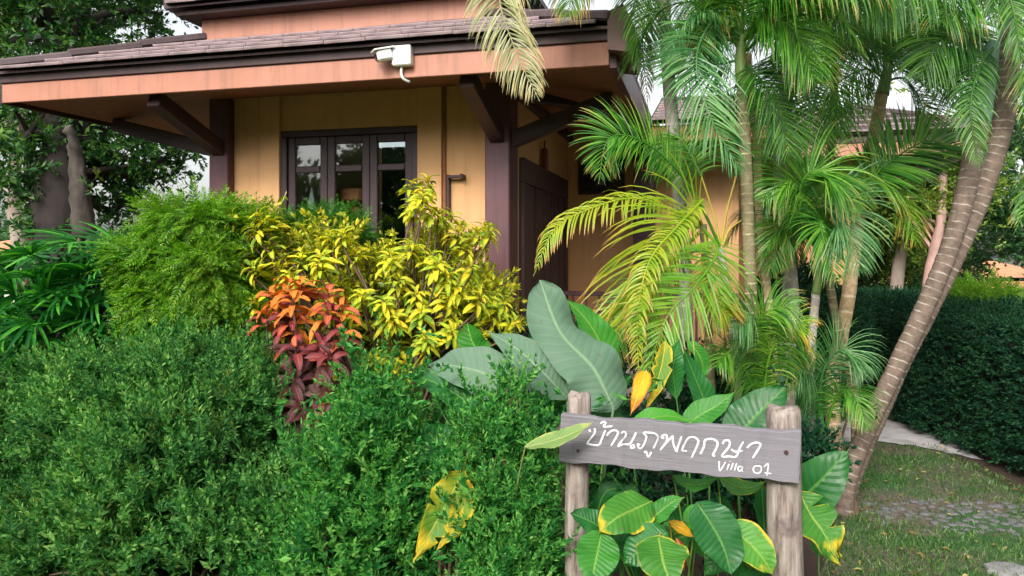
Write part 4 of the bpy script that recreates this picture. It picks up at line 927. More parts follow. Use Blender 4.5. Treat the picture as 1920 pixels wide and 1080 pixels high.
# nearest clusters first so that they become the individual leaves
ycl += [(x+ra.normal(0, 20), y+ra.normal(0, 16)) for x, y in ycl if x < 660 or y < 480]+[(x+ra.normal(0, 26), y+ra.normal(0, 20)+8) for x, y in ycl if y > 440 and x < 960] + [(x+ra.normal(0, 24), y+ra.normal(0, 22)) for x, y in ycl if 500 < y < 680 and 600 < x < 900]
yc3 = sorted([(x, y, 5.05+.5*((y < 480)*.3)+ra.uniform(-.3, .35)) for x, y in ycl], key=lambda c: c[2])
croton('yellow_croton', 'tall croton shrub covered in bright yellow and lime leaves below the window', P(740, 640, 5.15), yc3, CY, 51, 17, .92, dr_=.35,
       pick=lambda ci, k, r, p: int(r.choice([0, 4, 8, 2, 6, 10, 1, 5, 9, 3], p=[.15, .13, .11, .05, .05, .04, .15, .13, .11, .08])))
leafy('inner_foliage', bpy.data.objects['yellow_croton'], [Bp(700, 590, 5.35, 130, 60, 80), Bp(850, 590, 5.35, 100, 60, 75), Bp(600, 560, 5.35, 90, 60, 70), Bp(740, 500, 5.5, 70, 50, 40), Bp(840, 500, 5.5, 60, 50, 60), Bp(505, 432, 5.3, 34, 30, 26), Bp(458, 490, 5.2, 28, 28, 24), Bp(560, 490, 5.3, 50, 40, 36), Bp(620, 465, 5.35, 50, 40, 34)], 1900, SPs, .15,
      leafmat('croton_filler_leaf', (.10, .22, .02), (.38, .42, .03), (.80, .70, .06), .35, nscale=6), 59, depth=.10, woba=.3, wobf=5, pock=.25)
rcl = [(555, 545, 4.5), (590, 575, 4.35), (525, 595, 4.4), (620, 630, 4.3), (535, 660, 4.2), (600, 680, 4.15), (570, 715, 4.1), (545, 752, 4.0), (600, 760, 4.0), (575, 785, 4.0), (575, 540, 4.55), (530, 560, 4.5), (600, 560, 4.5), (560, 585, 4.4), (610, 600, 4.4), (540, 620, 4.4), (575, 640, 4.3), (620, 665, 4.3), (560, 680, 4.25), (590, 700, 4.2), (550, 730, 4.15), (590, 745, 4.15), (560, 770, 4.1)]
def rpick(ci, k, r, p):
    y = p[1]+r.normal(0, 34); b = 0 if y < 580 else 1 if y < 612 else 2 if y < 668 else 3
    return 2*b+int(r.integers(2))
croton('red_croton', 'croton shrub with broad leaves going from orange at the top to maroon below', P(580, 760, 4.45), [(x+ra.normal(0, 22), y+ra.normal(0, 8), z) for x, y, z in rcl]+[(515, 560, 4.5), (640, 585, 4.5), (500, 600, 4.45), (640, 640, 4.4)], CR, 53, 10, .72, .009, rpick, dr_=.25)

# ================================================================== BIG BLADES (heliconia / calathea)
hel = thing('broad_leaf_plant', 'tall plant with huge grey green paddle leaves between yellow croton and yellow palm', 'plant', (.30, 3.35, 0))
hb = (1080, 930, 3.5)
px_blade(hel, [(1150, 765), (1112, 690), (1050, 622), (1012, 525)], 122, B_grey, [3.2, 3.25, 3.35, 3.5], N=(.15, -.85, .5), stalk_px=(1120, 1000, 3.4), shape='folded', fold=.05, ruffle=.10, curl=.3, seed=1, nu=10, nv=30, label='widest grey green paddle leaf, folded over towards the yellow palm')
px_blade(hel, [(1062, 745), (1020, 700), (970, 655), (912, 620)], 84, B_grey, [3.3, 3.3, 3.35, 3.4], N=(.1, -.85, .5), stalk_px=(1080, 980, 3.4), shape='lance', fold=.22, ruffle=.05, seed=2, nv=26)
px_blade(hel, [(1000, 770), (940, 715), (870, 690), (800, 682)], 100, B_grey, [3.35, 3.4, 3.5, 3.6], N=(.0, -.8, .6), stalk_px=(1060, 980, 3.5), shape='oval', fold=.18, ruffle=.06, seed=3, nv=26)
px_blade(hel, [(915, 800), (870, 750), (810, 715), (750, 700)], 66, B_deep, [3.4, 3.45, 3.5, 3.6], N=(0, -.7, .7), stalk_px=(1000, 980, 3.5), shape='lance', fold=.2, seed=4)
px_blade(hel, [(930, 700), (905, 670), (885, 640), (876, 605)], 54, B_mid, 3.7, N=(-.3, -.9, .3), stalk_px=(1040, 960, 3.6), shape='paddle', fold=.2, seed=5)
px_blade(hel, [(1150, 690), (1130, 650), (1100, 600), (1060, 560)], 70, B_mid, 3.75, N=(.2, -.85, .5), stalk_px=(1120, 960, 3.6), shape='lance', fold=.2, seed=6)
px_blade(hel, [(1075, 800), (1110, 770), (1150, 735), (1190, 700)], 60, B_deep, 3.45, N=(-.2, -.8, .5), stalk_px=(1090, 960, 3.5), shape='lance', fold=.2, seed=7)
px_blade(hel, [(900, 880), (860, 860), (820, 830), (790, 790)], 110, B_deep, 3.35, N=(.1, -.85, .5), stalk_px=(980, 1000, 3.4), shape='oval', fold=.12, seed=8)
px_blade(hel, [(1010, 790), (1040, 760), (1060, 730), (1070, 690)], 60, B_deep, 3.5, N=(-.1, -.9, .4), stalk_px=(1060, 960, 3.5), shape='lance', fold=.2, seed=9)
px_blade(hel, [(985, 838), (1030, 828), (1075, 812), (1112, 790)], 42, B_pale, [2.72, 2.68, 2.66, 2.66], N=(0, -.55, .85), stalk_px=(960, 980, 3.0), shape='lance', fold=.2, seed=10, label='pale leaf reaching across the corner of the sign board')
px_blade(hel, [(868, 885), (845, 930), (815, 985), (775, 1055)], 78, B_yel, [3.0, 2.95, 2.9, 2.86], N=(.2, -.9, .3), stalk_px=(900, 800, 3.2), shape='lance', fold=.25, ruffle=.07, seed=11, nv=34, tears=4, label='drooping yellow torn leaf hanging down in the green shrub')
px_blade(hel, [(872, 900), (872, 940), (855, 985), (820, 1030)], 50, B_yel, [3.0, 2.95, 2.9, 2.88], N=(-.2, -.9, .3), shape='lance', fold=.3, seed=12, nv=30, tears=2)
0 and px_blade(hel, [(830, 890), (810, 905), (795, 930), (790, 960)], 40, B_org, 3.1, N=(0, -.9, .3), shape='lance', fold=.3, seed=13)
g = G()
for k, (a, b_) in enumerate(((1035, 730), (1000, 650), (1060, 700), (960, 740))): g.put(*tube(spline([P(1070+k*8, 1010, 3.5), P((a+1080)/2, 880, 3.5), P(a, b_+60, 3.5)], 10), np.linspace(.016, .008, 10), 7, False))
g.make('stem', M_shaft, hel, smooth=True)
add('flower_bud', *tube(spline([P(1030, 752, 3.38), P(1034, 742, 3.37), P(1033, 730, 3.37)], 8), [.004, .012, .020, .026, .027, .024, .016, .004], 9), plain('maroon_bud', (.16, .03, .05), .5), hel, smooth=True)

cal = thing('calathea_clump', 'clump of round glossy green leaves with yellowed edges growing round the sign posts', 'plant', (.75, 2.85, 0))
cb = lambda x, y=1085, Y=2.95: (x, y, Y)
def cl(pts, w, m, Y, N=(0, -.7, .7), sh='oval', st=None, **kw): return px_blade(cal, pts, w, m, Y, N=N, shape=sh, stalk_px=st, nu=7, nv=18, **kw)
cl([(1222, 940), (1190, 955), (1155, 972), (1122, 1000)], 84, B_yed, [2.62, 2.58, 2.52, 2.48], sh='oval', st=(1260, 1090, 2.9), fold=.12, seed=21, curl=.2)
cl([(1212, 982), (1235, 962), (1260, 942), (1284, 932)], 40, B_mid, 2.6, st=(1215, 1100, 2.9), sh='lance', fold=.2, seed=22)
cl([(1148, 1008), (1120, 985), (1095, 972), (1068, 962)], 50, B_deep, 2.55, st=(1200, 1110, 2.8), sh='oval', fold=.2, seed=23)
cl([(1128, 1000), (1122, 1030), (1115, 1062), (1108, 1100)], 82, B_mid, [2.5, 2.46, 2.42, 2.38], N=(0, -.85, .5), st=(1190, 1100, 2.7), sh='oval', fold=.15, seed=24)
cl([(1250, 1000), (1225, 1015), (1195, 1035), (1168, 1058)], 74, B_deep, 2.5, st=(1290, 1120, 2.8), sh='oval', fold=.15, seed=25)
cl([(1235, 1010), (1240, 1035), (1245, 1060), (1262, 1105)], 104, B_yed, [2.46, 2.42, 2.38, 2.34], N=(.1, -.8, .55), st=(1250, 1000, 2.7), sh='oval', fold=.12, seed=26)
cl([(1308, 945), (1335, 985), (1358, 1030), (1372, 1082)], 92, B_deep, [2.6, 2.56, 2.52, 2.48], N=(.1, -.85, .45), st=(1330, 1000, 2.9), sh='oval', fold=.12, seed=27)
cl([(1365, 990), (1395, 1010), (1425, 1040), (1450, 1078)], 74, B_yed, [2.6, 2.56, 2.52, 2.5], N=(0, -.85, .45), st=(1340, 1060, 2.9), sh='oval', fold=.15, seed=28)
cl([(1500, 925), (1520, 965), (1545, 1000), (1572, 1052)], 92, B_yed, [2.75, 2.7, 2.66, 2.62], N=(.1, -.85, .45), st=(1470, 960, 2.9), sh='oval', fold=.15, seed=29, tears=5, ruffle=.08)
cl([(1470, 985), (1500, 940), (1545, 895), (1592, 842)], 96, B_deep, [2.9, 2.88, 2.85, 2.85], N=(-.1, -.85, .5), st=(1440, 1080, 2.95), sh='oval', fold=.12, seed=30)
cl([(1262, 893), (1290, 908), (1318, 908), (1352, 892)], 34, B_mid, 2.85, N=(0, -.5, .85), st=(1290, 1060, 2.95), sh='lance', fold=.1, seed=31)
cl([(1345, 890), (1375, 910), (1405, 915), (1436, 902)], 42, B_yed, 2.9, N=(0, -.6, .8), st=(1360, 1060, 2.95), sh='lance', fold=.1, seed=32)
cl([(1255, 978), (1272, 988), (1288, 998), (1302, 1008)], 24, B_org, 2.7, N=(0, -.7, .6), st=(1262, 1060, 2.8), sh='lance', fold=.3, seed=33)
cl([(1268, 1010), (1278, 1030), (1280, 1050), (1283, 1070)], 16, B_cr[1], 2.7, N=(0, -.9, .3), sh='lance', fold=.3, seed=34)
# leaves standing behind the board
cl([(1182, 812), (1210, 790), (1250, 780), (1300, 790)], 46, B_mid, 3.2, st=(1200, 1000, 3.3), sh='lance', N=(0, -.6, .8), fold=.2, seed=35)
cl([(1285, 800), (1310, 780), (1345, 760), (1380, 733)], 58, B_mid, 3.25, st=(1300, 1000, 3.3), sh='lance', fold=.15, seed=36)
cl([(1378, 835), (1400, 800), (1432, 765), (1478, 722)], 92, B_deep, 3.2, st=(1390, 1020, 3.3), sh='oval', fold=.12, seed=37)
cl([(1268, 745), (1262, 700), (1266, 665), (1275, 635)], 44, B_deep, 3.5, N=(-.2, -.95, .2), st=(1290, 950, 3.5), sh='lance', fold=.2, seed=38)
cl([(1330, 790), (1320, 750), (1300, 700), (1280, 650)], 50, B_deep, 3.6, N=(.2, -.95, .2), st=(1330, 950, 3.6), sh='lance', fold=.2, seed=39)
cl([(1212, 695), (1205, 715), (1195, 745), (1182, 778)], 34, B_org, [3.35, 3.3, 3.26, 3.22], N=(-.2, -.9, .3), sh='lance', fold=.35, seed=40, label='bright orange dying leaf above the sign board')
cl([(1248, 640), (1242, 680), (1230, 720), (1212, 765)], 40, B_yel, [3.45, 3.4, 3.36, 3.32], N=(.2, -.9, .3), sh='lance', fold=.35, seed=41, tears=4)
cl([(1290, 640), (1310, 665), (1318, 690), (1312, 715)], 34, B_mid, 3.7, N=(.3, -.9, .3), sh='lance', fold=.3, seed=42)
cl([(1180, 800), (1150, 785), (1130, 765), (1112, 752)], 40, B_deep, 3.3, st=(1200, 1000, 3.3), sh='lance', fold=.2, seed=43)
cl([(1440, 1080), (1400, 1060), (1350, 1050), (1320, 1080)], 60, B_deep, 2.7, sh='oval', fold=.1, seed=44)
cl([(1100, 1075), (1130, 930), (1180, 920), (1200, 900)], 30, B_deep, 3.0, sh='lance', seed=45)
for k in range(9):
    x = 1110+k*52+R.uniform(-12, 12); yb = R.uniform(900, 970); dx = R.uniform(-30, 40)
    cl([(x, yb+90), (x+dx*.4, yb+50), (x+dx*.8, yb+20), (x+dx*1.6, yb-R.uniform(0, 30))], R.uniform(34, 60), R.choice([B_deep, B_deep, B_mid]), 3.15+R.uniform(-.1, .3), sh='lance', N=(R.uniform(-.3, .3), -.9, .4), fold=.2, seed=50+k, st=(x, 1130, 3.2))
for k in range(14):
    x = 1115+k*23+R.uniform(-14, 14); y0 = R.uniform(985, 1075); dx = R.uniform(-50, 35); Yk = 2.68+R.uniform(0, .3)
    cl([(x, y0), (x+dx*.4, y0+R.uniform(-22, 8)), (x+dx*.8, y0+R.uniform(-10, 22)), (x+dx*1.15, y0+R.uniform(10, 50))], R.uniform(40, 74), R.choice([B_deep, B_deep, B_mid, B_yed]), Yk, sh='oval', N=(R.uniform(-.3, .3), -.6, .75), fold=R.uniform(.05, .25), curl=R.uniform(0, .25), seed=80+k, st=(x+R.uniform(-20, 20), 1150, Yk+.1))
# bare twigs and dry stems behind the sign
tw = thing('dry_stems', 'thin bare brown stems rising between hedge shrub and sign post', 'plant', (.22, 3.05, 0))
for k in range(9):
    x = 1050+k*9+R.uniform(-6, 6); add('stem', *tube(spline([P(x+R.uniform(-20, 20), 1120, 3.05), P(x+R.uniform(-15, 15), 1000, 3.0), P(x-R.uniform(-10, 45), 860, 3.0)], 10), np.linspace(.004, .0015, 10), 5, False), M_twig, tw, smooth=True)

# ================================================================== PALMS
GP = 'palms of the clump by the porch'
CAM = (0, -1, .15)
def palm(name, label, trpx, Y, w0, w1, mat, per=.075, shaft=None, group=GP, ground=None, flare=0):
    Ys = Y if isinstance(Y, (list, tuple)) else [Y]*len(trpx)
    pts = [P(a, b, y) for (a, b), y in zip(trpx, Ys)]; b0 = pts[0].copy()
    if b0[2] > .02: pts = [np.array([b0[0]+.02, b0[1], 0.0])]+pts
    t = thing(name, label, 'palm', (pts[0][0], pts[0][1], 0), group)
    trunk('trunk', t, pts, w0/F*Ys[0]/2, w1/F*Ys[-1]/2, mat, per, flare=flare)
    if shaft: sp_ = [P(a, b, Ys[-1]) for a, b in shaft]; V, Fs = tube(spline(sp_, 12), np.linspace(w1/F*Ys[-1]/2*1.12, w1/F*Ys[-1]/2*.7, 12), 10); add('crownshaft', V, Fs, M_shaft, t, smooth=True)
    return t
def fr(t, pxs, Y, Lpx, mat, **kw):
    Ys = Y if isinstance(Y, (list, tuple)) else [Y]*len(pxs)
    return frond(t, [P(a, b, y) for (a, b), y in zip(pxs, Ys)], Lpx/F*np.mean(Ys), mat, **kw)
def crown(t, cx, cy, Y, n, Lp, mats, seed, yaw=(0, 360), rise=.5, ll=.40, W=.019):
    r = np.random.default_rng(seed); c = P(cx, cy, Y); Lw = Lp/F*Y
    for k in range(n):
        a = math.radians(yaw[0]+(yaw[1]-yaw[0])*(k+r.uniform(.2, .8))/n); d = np.array([math.cos(a), math.sin(a), 0]); h = rise*r.uniform(.5, 1.3); l = Lw*r.uniform(.8, 1.15)
        pts = [c, c+d*l*.28+[0, 0, h*l*.55], c+d*l*.66+[0, 0, h*l*.5], c+d*l*.98+[0, 0, h*l*.5-.5*l]]
        frond(t, pts, l*ll, mats[k % len(mats)], n=38, N=(d[0]*.2, d[1]*.2, 1), droop=.9, seed=seed*10+k, W=W)
# 1: the ringed areca in the middle
p1 = palm('areca_palm', 'ringed yellow green palm trunk nearest the sign, its drooping silver fronds overhead', [(1428, 830), (1424, 720), (1408, 560), (1400, 350), (1392, 160)], 4.5, 25, 21, M_tr_areca, shaft=[(1392, 162), (1388, 110), (1392, 60)])
fr(p1, [(1392, 70), (1340, 40), (1306, 110), (1330, 215), (1398, 335)], [4.5, 4.4, 4.2, 4.1, 4.1], 105, L_palms, n=48, N=(.2, -.9, .3), droop=.5, seed=1, W=.022, a0=75, a1=30)
fr(p1, [(1392, 110), (1340, 120), (1280, 105), (1215, 80)], [4.5, 4.6, 4.7, 4.8], 100, L_palms, n=40, N=(0, -.8, -.5), droop=-.1, seed=2, a0=60, lift=.0)
fr(p1, [(1392, 80), (1430, 30), (1490, 60), (1530, 160)], [4.5, 4.3, 4.2, 4.2], 120, L_palm, n=42, N=(0, -.9, .4), droop=.6, seed=3)
fr(p1, [(1392, 120), (1420, 140), (1460, 210), (1480, 300)], [4.5, 4.4, 4.4, 4.4], 90, L_palmd, n=40, N=(0, -.9, .4), droop=.3, seed=4)
fr(p1, [(1390, 80), (1370, -10), (1330, -60), (1260, -70)], [4.5, 4.5, 4.4, 4.3], 150, L_palm, n=44, N=(0, -.4, .9), droop=.9, seed=5)
fr(p1, [(1392, 70), (1400, -20), (1450, -70), (1540, -50)], [4.5, 4.3, 4.1, 3.9], 165, L_palm, n=52, N=(0, -.3, .9), droop=1.3, seed=6, W=.026)
fr(p1, [(1390, 100), (1360, 60), (1320, 60), (1270, 110)], [4.5, 4.7, 4.9, 5.0], 90, L_palmyg, n=40, N=(0, -.5, .9), droop=.5, seed=7)
fr(p1, [(1392, 100), (1450, 10), (1560, -40), (1680, -20)], [4.5, 4.3, 4.1, 4.0], 150, L_palm, n=56, N=(0, -.3, .9), droop=1.4, seed=8, W=.024)
# 2: slim grey palm by the eave corner
p2 = palm('areca_palm', 'slim grey palm trunk closest to the roof corner, fronds hanging over the eave', [(1292, 760), (1285, 560), (1275, 380), (1258, 200), (1246, 40), (1240, -70)], [5.2, 5.2, 5.2, 5.1, 5.0, 5.0], 26, 24, M_tr_pale, .09)
fr(p2, [(1240, -75), (1120, -150), (1000, -120), (938, -20), (965, 90), (1012, 190)], [5.0, 4.7, 4.5, 4.4, 4.35, 4.3], 88, L_dry, n=70, N=(-.2, -.9, .3), droop=.9, seed=11, t0=.3, W=.02)
fr(p2, [(1240, -75), (1180, -120), (1100, -90), (1030, -40)], [5.0, 4.8, 4.6, 4.5], 130, L_palms, n=52, N=(0, -.4, .9), droop=1.5, seed=12, W=.02)
fr(p2, [(1240, -75), (1180, -90), (1090, -40), (1060, 40)], [5.0, 4.9, 4.7, 4.6], 80, L_palmyg, n=40, N=(0, -.7, .6), droop=1.2, seed=13)
fr(p2, [(1240, -70), (1210, -60), (1190, 10), (1200, 150)], [5.0, 4.9, 4.85, 4.8], 70, L_palmd, n=46, N=(.4, -.9, .2), droop=.7, seed=14)
fr(p2, [(1240, -70), (1230, -30), (1205, 60), (1215, 200)], [5.0, 4.95, 4.9, 4.9], 60, leafmat('withered_leaflet', (.05, .035, .03), (.10, .075, .06), (.2, .16, .13), .2), n=46, N=(.2, -.9, .2), droop=1.0, seed=15, label='withered brown frond hanging down the trunk')
fr(p2, [(1240, -75), (1290, -90), (1330, -40), (1340, 30)], [5.0, 4.9, 4.9, 4.9], 100, L_palms, n=44, N=(0, -.8, .5), droop=.9, seed=16)
# 3: pale palm
p3 = palm('areca_palm', 'pale grey palm trunk just behind the ringed trunk', [(1478, 700), (1486, 560), (1462, 320), (1475, 150), (1480, 60)], [5.2]*5, 24, 22, M_tr_pale, .09)
fr(p3, [(1480, 60), (1500, -20), (1560, -30), (1600, 60)], [5.2, 5.1, 5.0, 5.0], 150, L_palmd, n=46, N=(0, -.8, .6), droop=.9, seed=21)
fr(p3, [(1480, 70), (1520, 90), (1560, 170), (1575, 270)], [5.2, 5.1, 5.0, 5.0], 100, L_palm, n=44, N=(0, -.9, .4), droop=.5, seed=22)
fr(p3, [(1480, 70), (1470, 120), (1440, 180), (1430, 260)], [5.2, 5.2, 5.3, 5.3], 90, L_palmd, n=44, N=(0, -.9, .4), droop=.4, seed=23)
fr(p3, [(1480, 60), (1450, -30), (1400, -40), (1340, 40)], [5.2, 5.2, 5.3, 5.4], 130, L_palmd, n=44, N=(0, -.7, .6), droop=.7, seed=24)
fr(p3, [(1480, 90), (1540, 50), (1610, 60), (1680, 130)], [5.2, 5.2, 5.2, 5.2], 110, L_palmd, n=46, N=(0, -.8, .6), droop=.8, seed=25)
fr(p3, [(1485, 110), (1510, 160), (1520, 240), (1500, 330)], [5.2, 5.1, 5.0, 5.0], 85, L_palm, n=44, N=(0, -.9, .4), droop=.5, seed=26)
# 4: tan trunk
p4 = palm('areca_palm', 'tan smooth palm trunk crossing the wing roof tiles', [(1562, 720), (1590, 560), (1618, 350), (1640, 250), (1654, 175)], [5.6]*5, 28, 22, M_tr_tan, .12, shaft=[(1654, 178), (1660, 150), (1668, 110)])
fr(p4, [(1662, 140), (1700, 100), (1780, 50), (1880, 40)], [5.6, 5.5, 5.4, 5.4], 130, L_palmd, n=50, N=(0, -.8, .5), droop=.4, seed=31, W=.024)
fr(p4, [(1662, 140), (1710, 120), (1790, 110), (1850, 150)], [5.6, 5.6, 5.6, 5.6], 130, L_palmd, n=40, N=(0, -.8, .5), droop=.5, seed=32, W=.024)
fr(p4, [(1662, 130), (1640, 40), (1580, -10), (1500, 10)], [5.6, 5.5, 5.4, 5.3], 140, L_palmd, n=48, N=(0, -.7, .6), droop=.8, seed=33)
fr(p4, [(1662, 130), (1680, 40), (1730, -30), (1820, -40)], [5.6, 5.5, 5.4, 5.3], 150, L_palmd, n=50, N=(0, -.6, .8), droop=1.0, seed=34, W=.026)
fr(p4, [(1662, 150), (1620, 130), (1560, 170), (1520, 270)], [5.6, 5.5, 5.4, 5.3], 110, L_palm, n=46, N=(0, -.9, .4), droop=.6, seed=35)
fr(p4, [(1662, 150), (1700, 150), (1730, 200), (1740, 260)], [5.6, 5.7, 5.8, 5.8], 90, L_palmd, n=34, N=(0, -.9, .4), droop=.3, seed=36)
fr(p4, [(1660, 150), (1660, 60), (1640, -10), (1610, -60)], [5.6, 5.5, 5.5, 5.4], 130, L_palmd, n=46, N=(0, -.9, .3), droop=.5, seed=37)
fr(p4, [(1605, 360), (1660, 310), (1740, 265), (1830, 290)], [5.2, 5.1, 5.1, 5.1], 95, L_palm, n=50, N=(0, -.7, .6), droop=.25, seed=38, W=.034, label='broad bright green frond sweeping sideways under the wing eave')
# 5: young palms with low crowns
p5 = palm('young_palm', 'young palm with pale thin stem and spreading fronds in front of the wing wall', [(1520, 760), (1521, 660), (1530, 550)], [4.8]*3, 18, 15, M_tr_pale, .07, shaft=[(1530, 552), (1534, 510), (1532, 450)], group='young palms')
fr(p5, [(1532, 470), (1520, 380), (1480, 335), (1425, 380)], [4.8, 4.7, 4.6, 4.6], 95, L_palm, n=44, N=(0, -.8, .6), droop=.7, seed=41)
fr(p5, [(1532, 470), (1500, 360), (1540, 320), (1620, 400)], [4.8, 4.6, 4.5, 4.4], 110, L_palm, n=46, N=(0, -.8, .6), droop=.6, seed=42)
fr(p5, [(1532, 460), (1540, 390), (1580, 400), (1612, 520)], [4.8, 4.6, 4.5, 4.4], 100, L_palms, n=46, N=(0, -.9, .4), droop=.5, seed=43)
fr(p5, [(1532, 470), (1545, 420), (1540, 430), (1570, 540)], [4.8, 4.6, 4.5, 4.4], 80, L_palm, n=40, N=(0, -.9, .4), droop=.5, seed=44)
fr(p5, [(1532, 470), (1490, 410), (1460, 430), (1440, 520)], [4.8, 4.8, 4.8, 4.8], 75, L_palm, n=40, N=(0, -.9, .4), droop=.6, seed=45)
p6 = palm('young_palm', 'young palm on a slim grey stem between ringed trunk and wing wall', [(1470, 700), (1473, 570), (1482, 490)], [5.6]*3, 20, 17, M_tr_pale, .07, shaft=[(1482, 492), (1487, 450), (1490, 400)], group='young palms')
fr(p6, [(1490, 420), (1480, 350), (1450, 330), (1420, 400)], [5.6]*4, 85, L_palm, n=36, N=(0, -.8, .6), droop=.7, seed=46)
fr(p6, [(1490, 420), (1500, 340), (1540, 330), (1580, 380)], [5.6]*4, 95, L_palm, n=36, N=(0, -.8, .6), droop=.7, seed=47)
fr(p6, [(1490, 420), (1470, 390), (1440, 440), (1432, 500)], [5.6]*4, 60, L_palmd, n=36, N=(0, -.9, .4), droop=.5, seed=48)
# 6: thin stem palm with yellow stalks and green arching frond
p7 = palm('young_palm', 'thin white stemmed palm with bare yellow stalks and one green frond arching to the porch', [(1385, 760), (1375, 640), (1362, 540), (1350, 465)], [4.6]*4, 15, 14, M_tr_pale, .07, group='young palms')
MY = plain('yellow_stalk', (.55, .42, .06), .5, .2)
fr(p7, [(1350, 462), (1303, 365), (1248, 297), (1190, 258), (1140, 262), (1122, 345)], [4.6, 4.5, 4.4, 4.3, 4.25, 4.2], 88, L_palm, n=70, N=(.3, -.75, .6), droop=.35, seed=51, t0=.22, W=.02, a0=75, a1=40)
for q in ([(1350, 462), (1340, 410), (1315, 330)], [(1352, 462), (1362, 400), (1380, 330)], [(1354, 462), (1368, 430), (1392, 412)]):
    add('stalk', *tube(spline([P(x, y, 4.6) for x, y in q], 10), np.linspace(.010, .005, 10), 7, False), MY, p7, smooth=True)
fr(p7, [(1316, 332), (1290, 280), (1270, 260), (1240, 330)], [4.6, 4.7, 4.8, 4.8], 75, L_palm, n=36, N=(0, -.9, .4), droop=.6, seed=52, t0=.05)
fr(p7, [(1380, 330), (1390, 260), (1370, 200), (1330, 230)], [4.6, 4.8, 4.9, 4.9], 90, L_palm, n=40, N=(0, -.9, .4), droop=.5, seed=53, t0=.05)
p11 = palm('areca_palm', 'thin tan stem leaning behind the ringed trunk', [(1452, 700), (1440, 560), (1425, 420), (1418, 260), (1400, 100)], [5.0]*5, 17, 14, M_tr_tan, .09)
crown(p11, 1400, 95, 5.0, 5, 200, [L_palm, L_palmyg], 311)
p12 = palm('areca_palm', 'slim stem standing between tan palm and young palm with yellow green crown', [(1600, 740), (1560, 560), (1548, 400), (1560, 250), (1566, 120)], [5.4]*5, 17, 14, M_tr_areca, .06)
crown(p12, 1566, 110, 5.4, 4, 200, [L_palmyg, L_palm, L_palm], 312)
crown(p12, 1552, 380, 5.4, 5, 120, [L_palm, L_palmyg], 313)
fr(p4, [(1605, 360), (1640, 330), (1690, 360), (1720, 470)], [5.2, 5.1, 5.1, 5.1], 80, L_palmyg, n=36, N=(0, -.8, .5), droop=.6, seed=39)
# 7: yellowing palm, leaflets as parts
p8 = palm('yellowing_palm', 'palm with big yellow and orange tipped fronds curling down in front of the porch', [(1335, 800), (1330, 640), (1322, 480), (1318, 420)], [4.25]*4, 18, 14, M_tr_areca, .07, group='yellowing palms')
fr(p8, [(1318, 425), (1265, 395), (1190, 372), (1110, 390), (1040, 430), (1000, 518)], [4.25, 4.2, 4.1, 4.0, 3.95, 3.9], 62, L_palmy, n=64, N=(-.2, -.6, .8), droop=1.1, seed=61, t0=.12, as_parts=True, W=.022, a0=60, a1=35)
fr(p8, [(1318, 425), (1300, 400), (1262, 440), (1215, 540), (1178, 620)], [4.25, 4.15, 4.0, 3.95, 3.9], 185, L_palmy, n=56, N=(.3, -.85, .4), droop=.55, seed=62, as_parts=True, sides=(1, 1), ls=(.35, 1), W=.024, a0=52, a1=28)
fr(p8, [(1318, 375), (1270, 425), (1218, 490), (1196, 590), (1198, 712)], [4.2, 4.0, 3.85, 3.8, 3.75], 46, L_palmy, n=64, N=(-.5, -.8, .3), droop=.9, seed=63, as_parts=True, t0=.02, W=.022, a0=70, a1=50, lift=.3, label='twisted bright yellow frond hanging straight down')
fr(p8, [(1320, 430), (1345, 470), (1305, 535), (1248, 600), (1205, 735)], [4.2, 4.0, 3.85, 3.8, 3.75], 105, L_palmyg, n=52, N=(.1, -.9, .4), droop=.3, seed=64, as_parts=True, W=.024, a0=70, a1=32)
fr(p8, [(1318, 430), (1230, 520), (1165, 600), (1140, 690)], [4.3, 4.25, 4.2, 4.15], 75, L_palmyg, n=30, N=(0, -.9, .4), droop=.5, seed=65, as_parts=False, W=.024)
fr(p8, [(1320, 430), (1330, 500), (1340, 560), (1372, 600)], [4.2, 4.1, 4.0, 4.0], 70, L_palmy, n=30, N=(.1, -.9, .4), droop=.5, seed=66, W=.02)
fr(p8, [(1318, 425), (1270, 440), (1220, 560), (1220, 700)], [4.3, 4.1, 3.95, 3.9], 60, L_palmyg, n=40, N=(.1, -.9, .4), droop=.8, seed=67, W=.022)
# 8: low feathery fronds near the path
p9 = palm('young_palm', 'low stemless palm with fine arching fronds close to the path', [(1545, 850), (1545, 810)], [4.6]*2, 20, 14, M_tr_areca, .07, group='young palms')
fr(p9, [(1545, 820), (1520, 720), (1480, 670), (1440, 740)], [4.6, 4.5, 4.4, 4.3], 80, L_palm, n=46, N=(0, -.8, .6), droop=.7, seed=71, W=.014)
fr(p9, [(1545, 820), (1540, 710), (1580, 655), (1628, 700)], [4.6, 4.5, 4.4, 4.3], 80, L_palms, n=46, N=(0, -.8, .6), droop=.8, seed=72, W=.014)
fr(p9, [(1545, 820), (1530, 730), (1510, 690), (1475, 690)], [4.6, 4.5, 4.4, 4.3], 95, L_palms, n=46, N=(0, -.7, .7), droop=1.0, seed=73, W=.014)
fr(p9, [(1545, 820), (1570, 740), (1600, 740), (1628, 810)], [4.6, 4.5, 4.4, 4.3], 60, L_palm, n=46, N=(0, -.8, .6), droop=.8, seed=74, W=.014)
p10 = palm('young_palm', 'low palm with dense fine fronds at the foot of the ringed trunk', [(1430, 830), (1430, 770)], [4.3]*2, 18, 14, M_tr_areca, .07, group='young palms')
fr(p10, [(1430, 780), (1410, 660), (1430, 590), (1500, 570)], [4.3, 4.2, 4.1, 4.0], 85, L_palm, n=50, N=(0, -.8, .6), droop=1.0, seed=75, W=.014)
fr(p10, [(1430, 780), (1430, 650), (1410, 590), (1365, 610)], [4.3, 4.2, 4.1, 4.0], 90, L_palms, n=50, N=(0, -.8, .6), droop=1.0, seed=76, W=.014)
